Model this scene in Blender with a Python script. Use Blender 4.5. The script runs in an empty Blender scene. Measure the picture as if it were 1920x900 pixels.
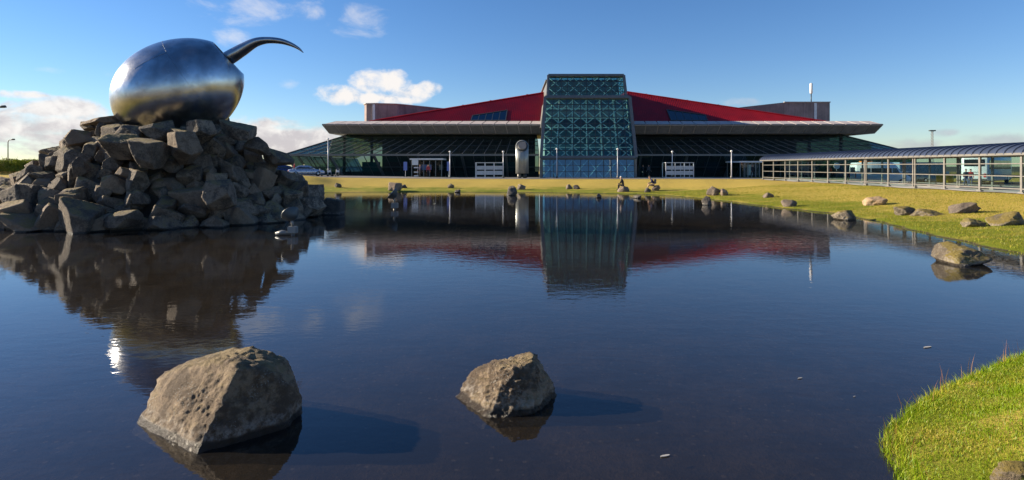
import bpy, bmesh, math, random
import numpy as np
from mathutils import Vector, Matrix, Quaternion

random.seed(7)
R = math.radians
scene = bpy.context.scene
COL = scene.collection

# ------------------------------------------------------------------ camera
CAM_H, FPX, HOR = 2.5, 1067.0, 312.0        # eye height (m), focal length and horizon in photo pixels
cam_d = bpy.data.cameras.new('camera')
cam = bpy.data.objects.new('camera', cam_d)
COL.objects.link(cam)
cam.location = (0, 0, CAM_H)
cam.rotation_euler = (R(90), 0, 0)
cam_d.sensor_width = 36.0
cam_d.lens = 36.0 * FPX / 1920.0
cam_d.shift_y = -(450.0 - HOR) / 1920.0
cam_d.clip_end = 9000
cam_d.clip_start = 0.05
scene.camera = cam

# ------------------------------------------------------------------ light
SUN_EL = R(19.8)
SUN_AZ = math.atan2(-0.975, 0.22)             # from +Y, clockwise positive
sdir = Vector((math.sin(SUN_AZ) * math.cos(SUN_EL), math.cos(SUN_AZ) * math.cos(SUN_EL), math.sin(SUN_EL)))
sun_d = bpy.data.lights.new('sun', 'SUN')
sun_d.energy = 5.0
sun_d.angle = R(0.5)
sun_d.color = (1.0, 0.86, 0.66)
sun = bpy.data.objects.new('sun', sun_d)
COL.objects.link(sun)
sun.rotation_euler = sdir.to_track_quat('Z', 'Y').to_euler()

scene.view_settings.view_transform = 'Standard'
scene.view_settings.look = 'None'
scene.view_settings.exposure = 1.2
scene.view_settings.gamma = 1.0
scene.view_settings.use_curve_mapping = False

# ------------------------------------------------------------------ node helpers
class NT:
    def __init__(s, nt): s.nt = nt
    def n(s, typ, **kw):
        nd = s.nt.nodes.new(typ)
        for k, v in kw.items():
            if k.startswith('i_'):
                key = k[2:]
                key = int(key) if key.isdigit() else key.replace('_', ' ')
                s.set(nd.inputs[key], v)
            else: setattr(nd, k, v)
        return nd
    def set(s, sock, v):
        if isinstance(v, bpy.types.NodeSocket): s.nt.links.new(v, sock)
        else: sock.default_value = v
    def m(s, op, a, b=0.0, c=0.0, clamp=False):
        nd = s.nt.nodes.new('ShaderNodeMath'); nd.operation = op; nd.use_clamp = clamp
        for i, v in enumerate((a, b, c)): s.set(nd.inputs[i], v)
        return nd.outputs[0]
    def ss(s, x, a, b):        # smoothstep
        nd = s.nt.nodes.new('ShaderNodeMapRange'); nd.interpolation_type = 'SMOOTHSTEP'
        s.set(nd.inputs[0], x); nd.inputs[1].default_value = a; nd.inputs[2].default_value = b
        return nd.outputs[0]
    def mix(s, f, a, b):
        nd = s.nt.nodes.new('ShaderNodeMix'); nd.data_type = 'RGBA'
        s.set(nd.inputs[0], f)
        for sock, v in ((nd.inputs[6], a), (nd.inputs[7], b)):
            if isinstance(v, (tuple, list)): v = tuple(v) + ((1,) if len(v) == 3 else ())
            s.set(sock, v)
        return nd.outputs[2]
    def noise(s, vec, scale, detail=4, rough=0.55, dist=0.0):
        nd = s.nt.nodes.new('ShaderNodeTexNoise')
        if vec is not None: s.set(nd.inputs['Vector'], vec)
        nd.inputs['Scale'].default_value = scale; nd.inputs['Detail'].default_value = detail
        nd.inputs['Roughness'].default_value = rough; nd.inputs['Distortion'].default_value = dist
        return nd.outputs[0]
    def vscale(s, vec, sc, off=(0, 0, 0)):
        nd = s.nt.nodes.new('ShaderNodeMapping'); s.set(nd.inputs[0], vec)
        nd.inputs['Scale'].default_value = sc; nd.inputs['Location'].default_value = off
        return nd.outputs[0]
    def bump(s, h, strength, dist, normal=None):
        nd = s.nt.nodes.new('ShaderNodeBump'); s.set(nd.inputs['Height'], h)
        nd.inputs['Strength'].default_value = strength; nd.inputs['Distance'].default_value = dist
        if normal is not None: s.set(nd.inputs['Normal'], normal)
        return nd.outputs[0]

# ------------------------------------------------------------------ sky
world = bpy.data.worlds.new('World'); scene.world = world; world.use_nodes = True
world.node_tree.nodes.clear()
w = NT(world.node_tree)
SKY_STR = 0.056
sky = w.n('ShaderNodeTexSky', sky_type='NISHITA', sun_disc=False, sun_elevation=SUN_EL, sun_rotation=SUN_AZ,
          altitude=0.0, air_density=1.0, dust_density=0.0, ozone_density=2.2)
hs = w.n('ShaderNodeHueSaturation', i_Saturation=1.2, i_Value=1.0, i_Color=sky.outputs[0])
skyc = w.n('ShaderNodeMix', data_type='RGBA', blend_type='MULTIPLY', i_0=1.0, i_6=hs.outputs[0], i_7=(0.84, 0.94, 1.18, 1)).outputs[2]   # cooler white balance
tc = w.n('ShaderNodeTexCoord')
dirv = tc.outputs['Generated']
sep = w.n('ShaderNodeSeparateXYZ', i_0=dirv)
dx, dy, dz = sep.outputs
az = w.m('ARCTAN2', dx, dy)
rad = w.m('SQRT', w.m('ADD', w.m('MULTIPLY', dx, dx), w.m('MULTIPLY', dy, dy)))
el = w.m('ARCTAN2', dz, rad)
cvec = w.vscale(dirv, (1, 1, 1.9))
f1 = w.noise(cvec, 13.0, 9, 0.60, 0.35)
f2 = w.noise(w.vscale(dirv, (1, 1, 2.2), (3.1, 1.7, 0.4)), 4.0, 6, 0.55, 0.2)
def px_dir(px, py):
    a = math.atan2(px - 960.0, FPX); e = math.atan2(HOR - py, math.hypot(px - 960.0, FPX)); return a, e
def blob(px, py, wx, wy):
    a, e = px_dir(px, py)
    k = math.hypot(px - 960, FPX) / FPX
    wa, we = wx / FPX / k / k, wy / FPX / k
    qa = w.m('DIVIDE', w.m('SUBTRACT', az, a), wa); qe = w.m('DIVIDE', w.m('SUBTRACT', el, e), we)
    return w.m('SUBTRACT', 1.0, w.m('ADD', w.m('MULTIPLY', qa, qa), w.m('MULTIPLY', qe, qe)))
def field(blobs, k, lo, hi, nz=None):
    nz = f1 if nz is None else nz
    acc = None
    for b in blobs:
        v = blob(*b); acc = v if acc is None else w.m('SMOOTH_MAX', acc, v, 0.3)
    acc = w.m('MAXIMUM', acc, -3.0)
    return w.ss(w.m('ADD', acc, w.m('MULTIPLY', w.m('SUBTRACT', nz, 0.5), k)), lo, hi)
f3 = w.noise(w.vscale(dirv, (1, 1, 1.3)), 34.0, 8, 0.58, 0.25)
dense = field([(690, 156, 38, 26), (732, 155, 42, 26), (645, 177, 60, 19), (768, 174, 48, 17), (806, 165, 25, 16), (705, 184, 110, 13)], 2.8, -0.15, 1.0, f3)
wisp = field([(676, 40, 66, 30), (470, 22, 120, 26), (560, 14, 70, 24), (425, 70, 52, 18), (212, 138, 46, 13), (545, 158, 26, 12), (95, 132, 34, 9),
              (1385, 190, 60, 10)], 6.0, 0.2, 2.4)
low = field([(120, 205, 150, 24), (40, 240, 240, 40), (200, 262, 260, 40), (520, 258, 130, 36), (30, 178, 70, 10), (600, 285, 120, 20)], 3.6, -0.25, 0.75)
right = field([(1740, 278, 110, 20), (1850, 272, 150, 20), (1690, 284, 90, 14), (1770, 250, 30, 10)], 4.0, -0.1, 1.2)
# the same kind of broken low cloud all round the horizon, thicker towards the sun
side = w.m('SUBTRACT', 0.5, w.m('MULTIPLY', w.m('SINE', az), 0.35))
hz = w.ss(el, 0.24, 0.01)
bank = w.ss(w.m('ADD', w.m('MULTIPLY', hz, side), w.m('MULTIPLY', w.m('SUBTRACT', f2, 0.5), 2.2)), 0.42, 1.0)
bank = w.m('MULTIPLY', bank, w.ss(w.m('ABSOLUTE', w.m('ADD', az, 0.0)), 0.72, 1.1))
high = w.m('MULTIPLY', w.ss(f2, 0.58, 0.82), w.m('MULTIPLY', w.ss(w.m('ABSOLUTE', az), 0.72, 1.3), 0.45))
mask = w.m('MAXIMUM', w.m('MULTIPLY', dense, 0.97), w.m('MULTIPLY', wisp, 0.55))
mask = w.m('MAXIMUM', mask, w.m('MULTIPLY', low, 0.94))
mask = w.m('MAXIMUM', mask, w.m('MULTIPLY', right, 0.62))
mask = w.m('MAXIMUM', mask, w.m('MULTIPLY', bank, 0.8))
mask = w.m('MAXIMUM', mask, high)
lit = w.ss(w.m('ADD', w.m('MULTIPLY', el, 5.5), w.m('MULTIPLY', w.m('SUBTRACT', f3, 0.5), 1.7)), 0.06, 0.66)
ccol = w.mix(lit, (0.66, 0.61, 0.63), (1.03, 0.98, 0.94))
ccol = w.mix(w.m('MULTIPLY', w.ss(dx, -0.1, 0.7), 0.7), ccol, (0.36, 0.38, 0.50))
bg1 = w.n('ShaderNodeBackground', i_Color=skyc, i_Strength=SKY_STR)
bg2 = w.n('ShaderNodeBackground', i_Color=ccol, i_Strength=0.42)
mx = w.n('ShaderNodeMixShader', i_0=mask, i_1=bg1.outputs[0], i_2=bg2.outputs[0])
w.n('ShaderNodeOutputWorld', i_Surface=mx.outputs[0])

# ------------------------------------------------------------------ materials
MATS = {}
def new_mat(name):
    m = bpy.data.materials.new(name); m.use_nodes = True; m.node_tree.nodes.clear(); MATS[name] = m
    t = NT(m.node_tree); out = t.n('ShaderNodeOutputMaterial'); return m, t, out
def plain(name, col, rough=0.6, metal=0.0, spec=0.5, var=0.12, vscale=3.0, bump=0.0, bscale=40.0, streak=0.0):
    """Principled surface with blotchy colour variation, optional grain and optional vertical rain streaks."""
    m, t, out = new_mat(name)
    tcn = t.n('ShaderNodeTexCoord'); g = t.n('ShaderNodeNewGeometry')
    v = g.outputs['Position']
    nz = t.noise(v, vscale, 5, 0.6)
    a = tuple(c * (1 - var) for c in col); b = tuple(min(1, c * (1 + var)) for c in col)
    c = t.mix(t.ss(nz, 0.3, 0.7), a, b)
    if streak:
        st = t.noise(t.vscale(v, (3.0, 3.0, 0.12)), 1.6, 6, 0.65)
        c = t.mix(t.m('MULTIPLY', t.ss(st, 0.48, 0.72), streak), c, tuple(x * 0.42 for x in col))
    p = t.n('ShaderNodeBsdfPrincipled', i_Base_Color=c, i_Metallic=metal)
    rr = t.m('ADD', rough - 0.06, t.m('MULTIPLY', nz, 0.12)); t.set(p.inputs['Roughness'], rr)
    p.inputs['Specular IOR Level'].default_value = spec
    if bump: t.set(p.inputs['Normal'], t.bump(t.noise(v, bscale, 5, 0.6), bump, 0.02))
    t.set(out.inputs[0], p.outputs[0]); return m
def glass(name, tint, refl=1.5, gloss_col=(0.9, 0.95, 1.0), base=None, base_f=0.0, wob=0.0):
    """Window glass: tinted see-through with Fresnel reflection; base = a little body colour / dirt."""
    m, t, out = new_mat(name)
    fr = t.n('ShaderNodeFresnel', i_IOR=refl)
    tr = t.n('ShaderNodeBsdfTransparent', i_Color=tuple(tint) + (1,))
    gl = t.n('ShaderNodeBsdfGlossy', i_Color=tuple(gloss_col) + (1,), i_Roughness=0.015)
    if wob:
        g = t.n('ShaderNodeNewGeometry')
        nb = t.bump(t.noise(g.outputs['Position'], 0.8, 2, 0.5), wob, 0.05); t.set(gl.inputs['Normal'], nb)
    s = tr.outputs[0]
    if base is not None:
        df = t.n('ShaderNodeBsdfDiffuse', i_Color=tuple(base) + (1,))
        s = t.n('ShaderNodeMixShader', i_0=base_f, i_1=s, i_2=df.outputs[0]).outputs[0]
    gb = t.n('ShaderNodeNewGeometry'); fac = t.m('MULTIPLY', fr.outputs[0], t.m('SUBTRACT', 1.0, gb.outputs['Backfacing']))   # outer face reflects; no false total reflection at the inner face
    mxs = t.n('ShaderNodeMixShader', i_0=fac, i_1=s, i_2=gl.outputs[0])
    t.set(out.inputs[0], mxs.outputs[0]); return m
def rock_mat(name, dark, light, moss=0.5, lichen=0.3, wet=True, salty=0.45, mlo=0.55):
    m, t, out = new_mat(name)
    g = t.n('ShaderNodeNewGeometry'); oi = t.n('ShaderNodeObjectInfo'); tcn = t.n('ShaderNodeTexCoord')
    v = t.n('ShaderNodeVectorMath', operation='ADD', i_0=g.outputs['Position']).outputs[0]
    sp = t.n('ShaderNodeSeparateXYZ', i_0=g.outputs['Position'])
    sn = t.n('ShaderNodeSeparateXYZ', i_0=g.outputs['Normal'])
    n1 = t.noise(v, 2.3, 8, 0.65, 0.3); n2 = t.noise(v, 14.0, 6, 0.7); n3 = t.noise(v, 55.0, 4, 0.7)
    c = t.mix(t.ss(t.m('ADD', t.m('MULTIPLY', n1, 0.6), t.m('MULTIPLY', n2, 0.4)), 0.43, 0.57), dark, light)
    c = t.mix(t.m('MULTIPLY', t.ss(n3, 0.55, 0.75), 0.55), c, tuple(x * 0.35 for x in dark))     # pores
    hue = t.m('MULTIPLY', oi.outputs['Random'], 0.6)
    c = t.mix(hue, c, tuple(x * y for x, y in zip(dark, (1.0, 0.95, 0.92))))
    c = t.mix(t.m('MULTIPLY', t.ss(t.m('FRACT', t.m('MULTIPLY', oi.outputs['Random'], 7.3)), 0.6, 1.0), 0.5), c, tuple(x * y for x, y in zip(light, (1.1, 0.98, 0.88))))
    mm = t.m('MULTIPLY', t.ss(t.m('ADD', sn.outputs[2], t.m('MULTIPLY', t.m('SUBTRACT', n1, 0.5), 2.6)), mlo, mlo + 0.55), moss)
    c = t.mix(mm, c, t.mix(n2, (0.10, 0.085, 0.016), (0.30, 0.215, 0.045)))  # moss on upward faces, its gold raised to stand in for sunlit rims
    vo = t.n('ShaderNodeTexVoronoi', i_Scale=11.0, i_Vector=t.n('ShaderNodeVectorMath', operation='ADD', i_0=v, i_1=t.n('ShaderNodeTexNoise', i_Scale=9.0, i_Vector=v).outputs[1]).outputs[0])
    li = t.m('MULTIPLY', t.ss(vo.outputs[0], 0.30, 0.16), t.ss(t.noise(v, 1.7, 3), 0.52, 0.62))
    c = t.mix(t.m('MULTIPLY', li, lichen), c, (0.42, 0.42, 0.38))
    rough = 0.85
    bsdf = t.n('ShaderNodeBsdfPrincipled', i_Base_Color=c, i_Roughness=rough)
    if wet:
        zz = t.m('ADD', sp.outputs[2], t.m('MULTIPLY', t.m('SUBTRACT', n1, 0.5), 0.06))
        wetf = t.ss(zz, 0.075, 0.045)
        salt = t.m('MULTIPLY', t.m('MULTIPLY', t.ss(zz, 0.05, 0.08), t.ss(zz, 0.19, 0.09)), t.ss(n2, 0.42, 0.62))
        c2 = t.mix(t.m('MULTIPLY', salt, salty), c, (0.50, 0.47, 0.42))
        c2 = t.mix(wetf, c2, tuple(x * 0.4 for x in dark))
        t.set(bsdf.inputs['Base Color'], c2)
        t.set(bsdf.inputs['Roughness'], t.m('SUBTRACT', 0.85, t.m('MULTIPLY', wetf, 0.5)))
    h = t.m('ADD', t.m('ADD', t.m('MULTIPLY', n2, 0.6), t.m('MULTIPLY', t.noise(v, 130.0, 3, 0.7), 0.22)), t.m('ADD', t.m('MULTIPLY', n3, 0.35), t.m('MULTIPLY', n1, 0.5)))
    t.set(bsdf.inputs['Normal'], t.bump(h, 1.0, 0.11))
    t.set(out.inputs[0], bsdf.outputs[0]); return m

M_ROCK_PILE = rock_mat('basalt_pile', (0.080, 0.064, 0.050), (0.30, 0.235, 0.172), 0.66, 0.5, salty=0.08, mlo=0.58)
M_ROCK_NEAR = rock_mat('basalt_near', (0.12, 0.082, 0.050), (0.42, 0.31, 0.20), 0.45, 0.7)
M_ROCK_SHORE = rock_mat('basalt_shore', (0.12, 0.095, 0.075), (0.30, 0.24, 0.18), 0.55, 0.6)
M_ROCK_DARK = rock_mat('basalt_dark', (0.05, 0.045, 0.042), (0.12, 0.105, 0.09), 0.25, 0.3)
M_ROCK_SAND = rock_mat('basalt_sandy', (0.26, 0.185, 0.115), (0.52, 0.39, 0.25), 0.2, 0.2)
M_ROCK_LICHEN = rock_mat('basalt_lichen', (0.13, 0.105, 0.075), (0.36, 0.30, 0.215), 1.0, 0.7, salty=0.2, mlo=0.30)

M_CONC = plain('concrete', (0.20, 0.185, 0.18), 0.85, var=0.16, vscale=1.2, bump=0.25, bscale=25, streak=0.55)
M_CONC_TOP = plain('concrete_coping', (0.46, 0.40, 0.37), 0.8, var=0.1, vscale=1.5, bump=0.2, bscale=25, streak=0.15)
M_CONC_DRUM = plain('concrete_weathered', (0.26, 0.20, 0.19), 0.9, var=0.25, vscale=0.5, bump=0.3, bscale=20, streak=0.75)
M_KERB = plain('concrete_kerb', (0.52, 0.49, 0.44), 0.85, var=0.1, vscale=2, bump=0.2)
M_RED = plain('red_cladding', (0.29, 0.006, 0.013), 0.5, var=0.2, vscale=0.35, spec=0.22)
M_FRAME = plain('dark_frame', (0.055, 0.065, 0.07), 0.45, 0.3, var=0.1)
M_FRAME_L = plain('grey_frame', (0.19, 0.20, 0.20), 0.5, 0.3, var=0.1)
M_TRIM = plain('trim_metal', (0.16, 0.16, 0.155), 0.5, 0.3, var=0.12, streak=0.3)
M_BRACE = plain('pale_steel', (0.80, 0.82, 0.76), 0.45, var=0.05)
M_GALV = plain('galvanised_steel', (0.20, 0.19, 0.175), 0.5, 0.4, var=0.1)
M_POLE = plain('pale_pole', (0.62, 0.62, 0.64), 0.4, 0.1, var=0.06)
M_WHITE = plain('white_paint', (0.72, 0.71, 0.69), 0.5, var=0.05)
M_BLACK = plain('black_rubber', (0.018, 0.018, 0.02), 0.7, var=0.1)
M_INT = plain('interior_dark', (0.07, 0.10, 0.095), 0.8, var=0.3, vscale=0.4)
M_INT_FLOOR = plain('interior_floor', (0.10, 0.11, 0.11), 0.5, var=0.15)
M_TEAL = plain('teal_panel', (0.02, 0.26, 0.28), 0.6, var=0.2, vscale=0.8)
M_MAROON = plain('maroon_panel', (0.20, 0.05, 0.055), 0.6, var=0.2, vscale=0.8)
M_NAVY = plain('navy_panel', (0.025, 0.10, 0.18), 0.6, var=0.2, vscale=0.8)
M_BANNER = plain('blue_banner', (0.16, 0.22, 0.52), 0.6, var=0.1)
M_ASPH = plain('asphalt', (0.055, 0.054, 0.054), 0.9, var=0.25, vscale=0.7, bump=0.3, bscale=60)
M_PAVE = plain('paving', (0.17, 0.16, 0.15), 0.9, var=0.15, vscale=0.7, bump=0.2, bscale=50)
M_ROOF_SKYTINT = plain('sky_tinted_roof_sheet', (0.05, 0.065, 0.105), 0.38, 0.2, var=0.12, vscale=0.8)  # blue of the reflected sky put into the metal's base colour
M_YELLOW = plain('yellow_plastic', (0.75, 0.42, 0.02), 0.45, var=0.08)
M_CARSILVER = plain('silver_paint', (0.42, 0.45, 0.52), 0.28, 0.6, var=0.03)
M_CARWHITE = plain('white_vehicle_paint', (0.74, 0.74, 0.74), 0.3, var=0.03)
M_CARBLUE = plain('dark_blue_paint', (0.03, 0.05, 0.13), 0.28, 0.3, var=0.03)
M_CARGLASS = plain('dark_car_glass', (0.012, 0.016, 0.02), 0.06, spec=0.8, var=0.05)
M_LAMPRED = plain('red_lens', (0.45, 0.01, 0.01), 0.25, var=0.05)
M_LAMPCLR = plain('clear_lens', (0.75, 0.75, 0.72), 0.15, var=0.05)
M_ORANGE = plain('orange_panel', (0.80, 0.22, 0.03), 0.6, var=0.08)
M_RIM = plain('alloy_rim', (0.45, 0.46, 0.48), 0.35, 0.8, var=0.05)
M_LENSBLUE = plain('lamp_glass', (0.25, 0.35, 0.45), 0.08, 0.6, var=0.05)
M_VENT = plain('vent_metal', (0.30, 0.31, 0.29), 0.42, 0.55, var=0.1, vscale=2, streak=0.25)
M_SKIN = plain('skin', (0.50, 0.28, 0.20), 0.6, var=0.05)
M_HAIRG = plain('pale_hair', (0.60, 0.57, 0.52), 0.8, var=0.1)
M_HAIRB = plain('brown_hair', (0.07, 0.04, 0.025), 0.7, var=0.15)
M_CL_BLACK = plain('black_cloth', (0.016, 0.017, 0.022), 0.9, var=0.2, vscale=8)
M_CL_NAVY = plain('navy_cloth', (0.022, 0.022, 0.06), 0.9, var=0.2, vscale=8)
M_CL_GREY = plain('grey_cloth', (0.12, 0.12, 0.13), 0.9, var=0.2, vscale=8)
M_CL_JEAN = plain('denim', (0.05, 0.09, 0.18), 0.9, var=0.2, vscale=8)
M_CL_ORANGE = plain('orange_cloth', (0.75, 0.10, 0.02), 0.8, var=0.1, vscale=8)
M_CL_RED = plain('red_cloth', (0.45, 0.05, 0.05), 0.85, var=0.15, vscale=8)
M_CL_TAN = plain('tan_cloth', (0.36, 0.24, 0.15), 0.9, var=0.15, vscale=8)
G_TOWER = glass('tower_glass', (0.72, 0.90, 0.90), 1.75, (0.75, 0.92, 1.0), wob=0.10)
G_WING = glass('wing_glass', (0.48, 0.60, 0.585), 1.62, (0.8, 0.92, 1.0), (0.03, 0.055, 0.055), 0.16, wob=0.10)
G_CLEAR = glass('clear_glass', (0.80, 0.88, 0.88), 1.45)
G_ROOFWIN = glass('roof_window_glass', (0.10, 0.16, 0.18), 2.0, (0.7, 0.9, 1.0))

# brushed steel of the big egg form
m, t, out = new_mat('brushed_steel')
g = t.n('ShaderNodeNewGeometry'); tco = t.n('ShaderNodeTexCoord'); ob = tco.outputs['Object']
n1 = t.noise(ob, 1.4, 6, 0.6); n2 = t.noise(t.vscale(ob, (0.6, 6, 6)), 9.0, 4, 0.6)
n3 = t.noise(ob, 5.0, 8, 0.65, 0.4)
c = t.mix(t.ss(n1, 0.35, 0.68), (0.34, 0.345, 0.36), (0.55, 0.55, 0.56))
c = t.mix(t.m('MULTIPLY', t.ss(n3, 0.56, 0.72), 0.35), c, (0.22, 0.21, 0.21))
p = t.n('ShaderNodeBsdfPrincipled', i_Base_Color=c, i_Metallic=1.0)
t.set(p.inputs['Roughness'], t.m('ADD', 0.13, t.m('ADD', t.m('MULTIPLY', n3, 0.14), t.m('MULTIPLY', n2, 0.08))))
t.set(p.inputs['Normal'], t.bump(t.m('ADD', t.m('MULTIPLY', n2, 0.25), n1), 0.10, 0.05))
t.set(out.inputs[0], p.outputs[0]); M_STEEL = m
M_STEEL_DK = plain('dark_steel', (0.40, 0.41, 0.43), 0.28, 1.0, var=0.15, vscale=1.5)
M_SEAM = plain('weld_seam', (0.10, 0.10, 0.105), 0.5, 0.8, var=0.2)

# ground: lawn above the water line, stony mud below it
m, t, out = new_mat('lawn_and_pond_bed')
g = t.n('ShaderNodeNewGeometry'); v = g.outputs['Position']
sp = t.n('ShaderNodeSeparateXYZ', i_0=v)
nA = t.noise(v, 0.16, 4, 0.55); nB = t.noise(v, 1.1, 5, 0.6); nC = t.noise(v, 9.0, 5, 0.7); nD = t.noise(t.vscale(v, (0.25, 1.0, 1.0)), 0.9, 5, 0.6)
straw = t.mix(nC, (0.30, 0.21, 0.035), (0.56, 0.42, 0.10))
green = t.mix(nC, (0.085, 0.115, 0.006), (0.22, 0.245, 0.018))
dry = t.m('ADD', t.m('ADD', t.m('MULTIPLY', nA, 0.7), t.m('MULTIPLY', nD, 0.8)), t.m('MULTIPLY', nB, 0.6))
hgt = t.ss(sp.outputs[2], 0.12, 0.62)
c = t.mix(t.ss(t.m('ADD', dry, t.m('MULTIPLY', hgt, 0.42)), 0.92, 1.40), green, straw)
bare = t.m('MULTIPLY', t.ss(nB, 0.66, 0.78), 0.5)
c = t.mix(bare, c, (0.20, 0.14, 0.075))
far = t.n('ShaderNodeVectorMath', operation='LENGTH', i_0=v).outputs['Value']
c = t.mix(t.ss(far, 110.0, 260.0), c, t.mix(nA, (0.06, 0.06, 0.04), (0.12, 0.11, 0.07)))
vor = t.n('ShaderNodeTexVoronoi', i_Scale=7.0, i_Vector=v)
bed = t.mix(t.ss(t.m('ADD', t.m('MULTIPLY', nB, 0.7), t.m('MULTIPLY', nC, 0.5)), 0.45, 0.8), (0.030, 0.024, 0.018), (0.115, 0.088, 0.062))
bed = t.mix(t.ss(vor.outputs[0], 0.18, 0.10), bed, (0.16, 0.13, 0.10))
c = t.mix(t.ss(sp.outputs[2], 0.045, 0.0), c, bed)
p = t.n('ShaderNodeBsdfPrincipled', i_Base_Color=c, i_Roughness=0.95)
p.inputs['Specular IOR Level'].default_value = 0.15
t.set(p.inputs['Normal'], t.bump(t.m('ADD', nC, t.m('MULTIPLY', t.noise(v, 45, 4, 0.7), 0.5)), 0.9, 0.06))
t.set(out.inputs[0], p.outputs[0]); M_GROUND = m

# pond water: Fresnel mirror over a brownish see-through body
m, t, out = new_mat('pond_water')
g = t.n('ShaderNodeNewGeometry'); v = g.outputs['Position']
r1 = t.noise(t.vscale(v, (0.9, 1.6, 1.0)), 2.6, 3, 0.5, 0.3); r2 = t.noise(t.vscale(v, (0.7, 1.5, 1.0)), 9.0, 2, 0.5)
calm = t.ss(t.noise(v, 0.12, 2), 0.35, 0.65)
hgt = t.m('ADD', t.m('MULTIPLY', r1, t.m('ADD', 0.5, calm)), t.m('MULTIPLY', r2, 0.28))
nb = t.bump(hgt, 0.10, 0.022)
fr = t.n('ShaderNodeFresnel', i_IOR=1.44, i_Normal=nb)
tr = t.n('ShaderNodeBsdfTransparent', i_Color=(0.74, 0.70, 0.64, 1))
df = t.n('ShaderNodeBsdfDiffuse', i_Color=(0.019, 0.0165, 0.014, 1))
gl = t.n('ShaderNodeBsdfGlossy', i_Color=(0.92, 0.95, 1.0, 1), i_Roughness=0.012, i_Normal=nb)
bs = t.n('ShaderNodeMixShader', i_0=0.52, i_1=tr.outputs[0], i_2=df.outputs[0])
fac = t.m('MULTIPLY', fr.outputs[0], t.m('SUBTRACT', 1.0, g.outputs['Backfacing']))
mxs = t.n('ShaderNodeMixShader', i_0=fac, i_1=bs.outputs[0], i_2=gl.outputs[0])
t.set(out.inputs[0], mxs.outputs[0]); M_WATER = m

def leaf_mat(name, a, b, c2, trans=0.35):
    m, t, out = new_mat(name)
    g = t.n('ShaderNodeNewGeometry'); v = g.outputs['Position']
    rnd = g.outputs['Random Per Island']
    nz = t.noise(v, 0.9, 4, 0.6)
    c = t.mix(rnd, a, b)
    c = t.mix(t.ss(t.m('ADD', nz, t.m('MULTIPLY', t.m('SUBTRACT', rnd, 0.5), 0.35)), 0.56, 0.80), c, c2)
    d = t.n('ShaderNodeBsdfDiffuse', i_Color=c); tl = t.n('ShaderNodeBsdfTranslucent', i_Color=c)
    gl = t.n('ShaderNodeBsdfGlossy', i_Color=(1, 1, 1, 1), i_Roughness=0.45)
    s = t.n('ShaderNodeMixShader', i_0=trans, i_1=d.outputs[0], i_2=tl.outputs[0]).outputs[0]
    s = t.n('ShaderNodeMixShader', i_0=0.015, i_1=s, i_2=gl.outputs[0]).outputs[0]
    t.set(out.inputs[0], s); return m
M_GRASS = leaf_mat('grass_blades', (0.115, 0.20, 0.004), (0.25, 0.35, 0.010), (0.38, 0.34, 0.04))
M_GRASS2 = leaf_mat('lawn_blades', (0.15, 0.18, 0.008), (0.28, 0.28, 0.02), (0.46, 0.34, 0.06))
M_SEED = leaf_mat('seed_stems', (0.30, 0.10, 0.05), (0.42, 0.22, 0.10), (0.25, 0.17, 0.07))
M_LEAF = leaf_mat('shrub_leaves', (0.10, 0.14, 0.010), (0.24, 0.26, 0.02), (0.32, 0.26, 0.05))

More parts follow.
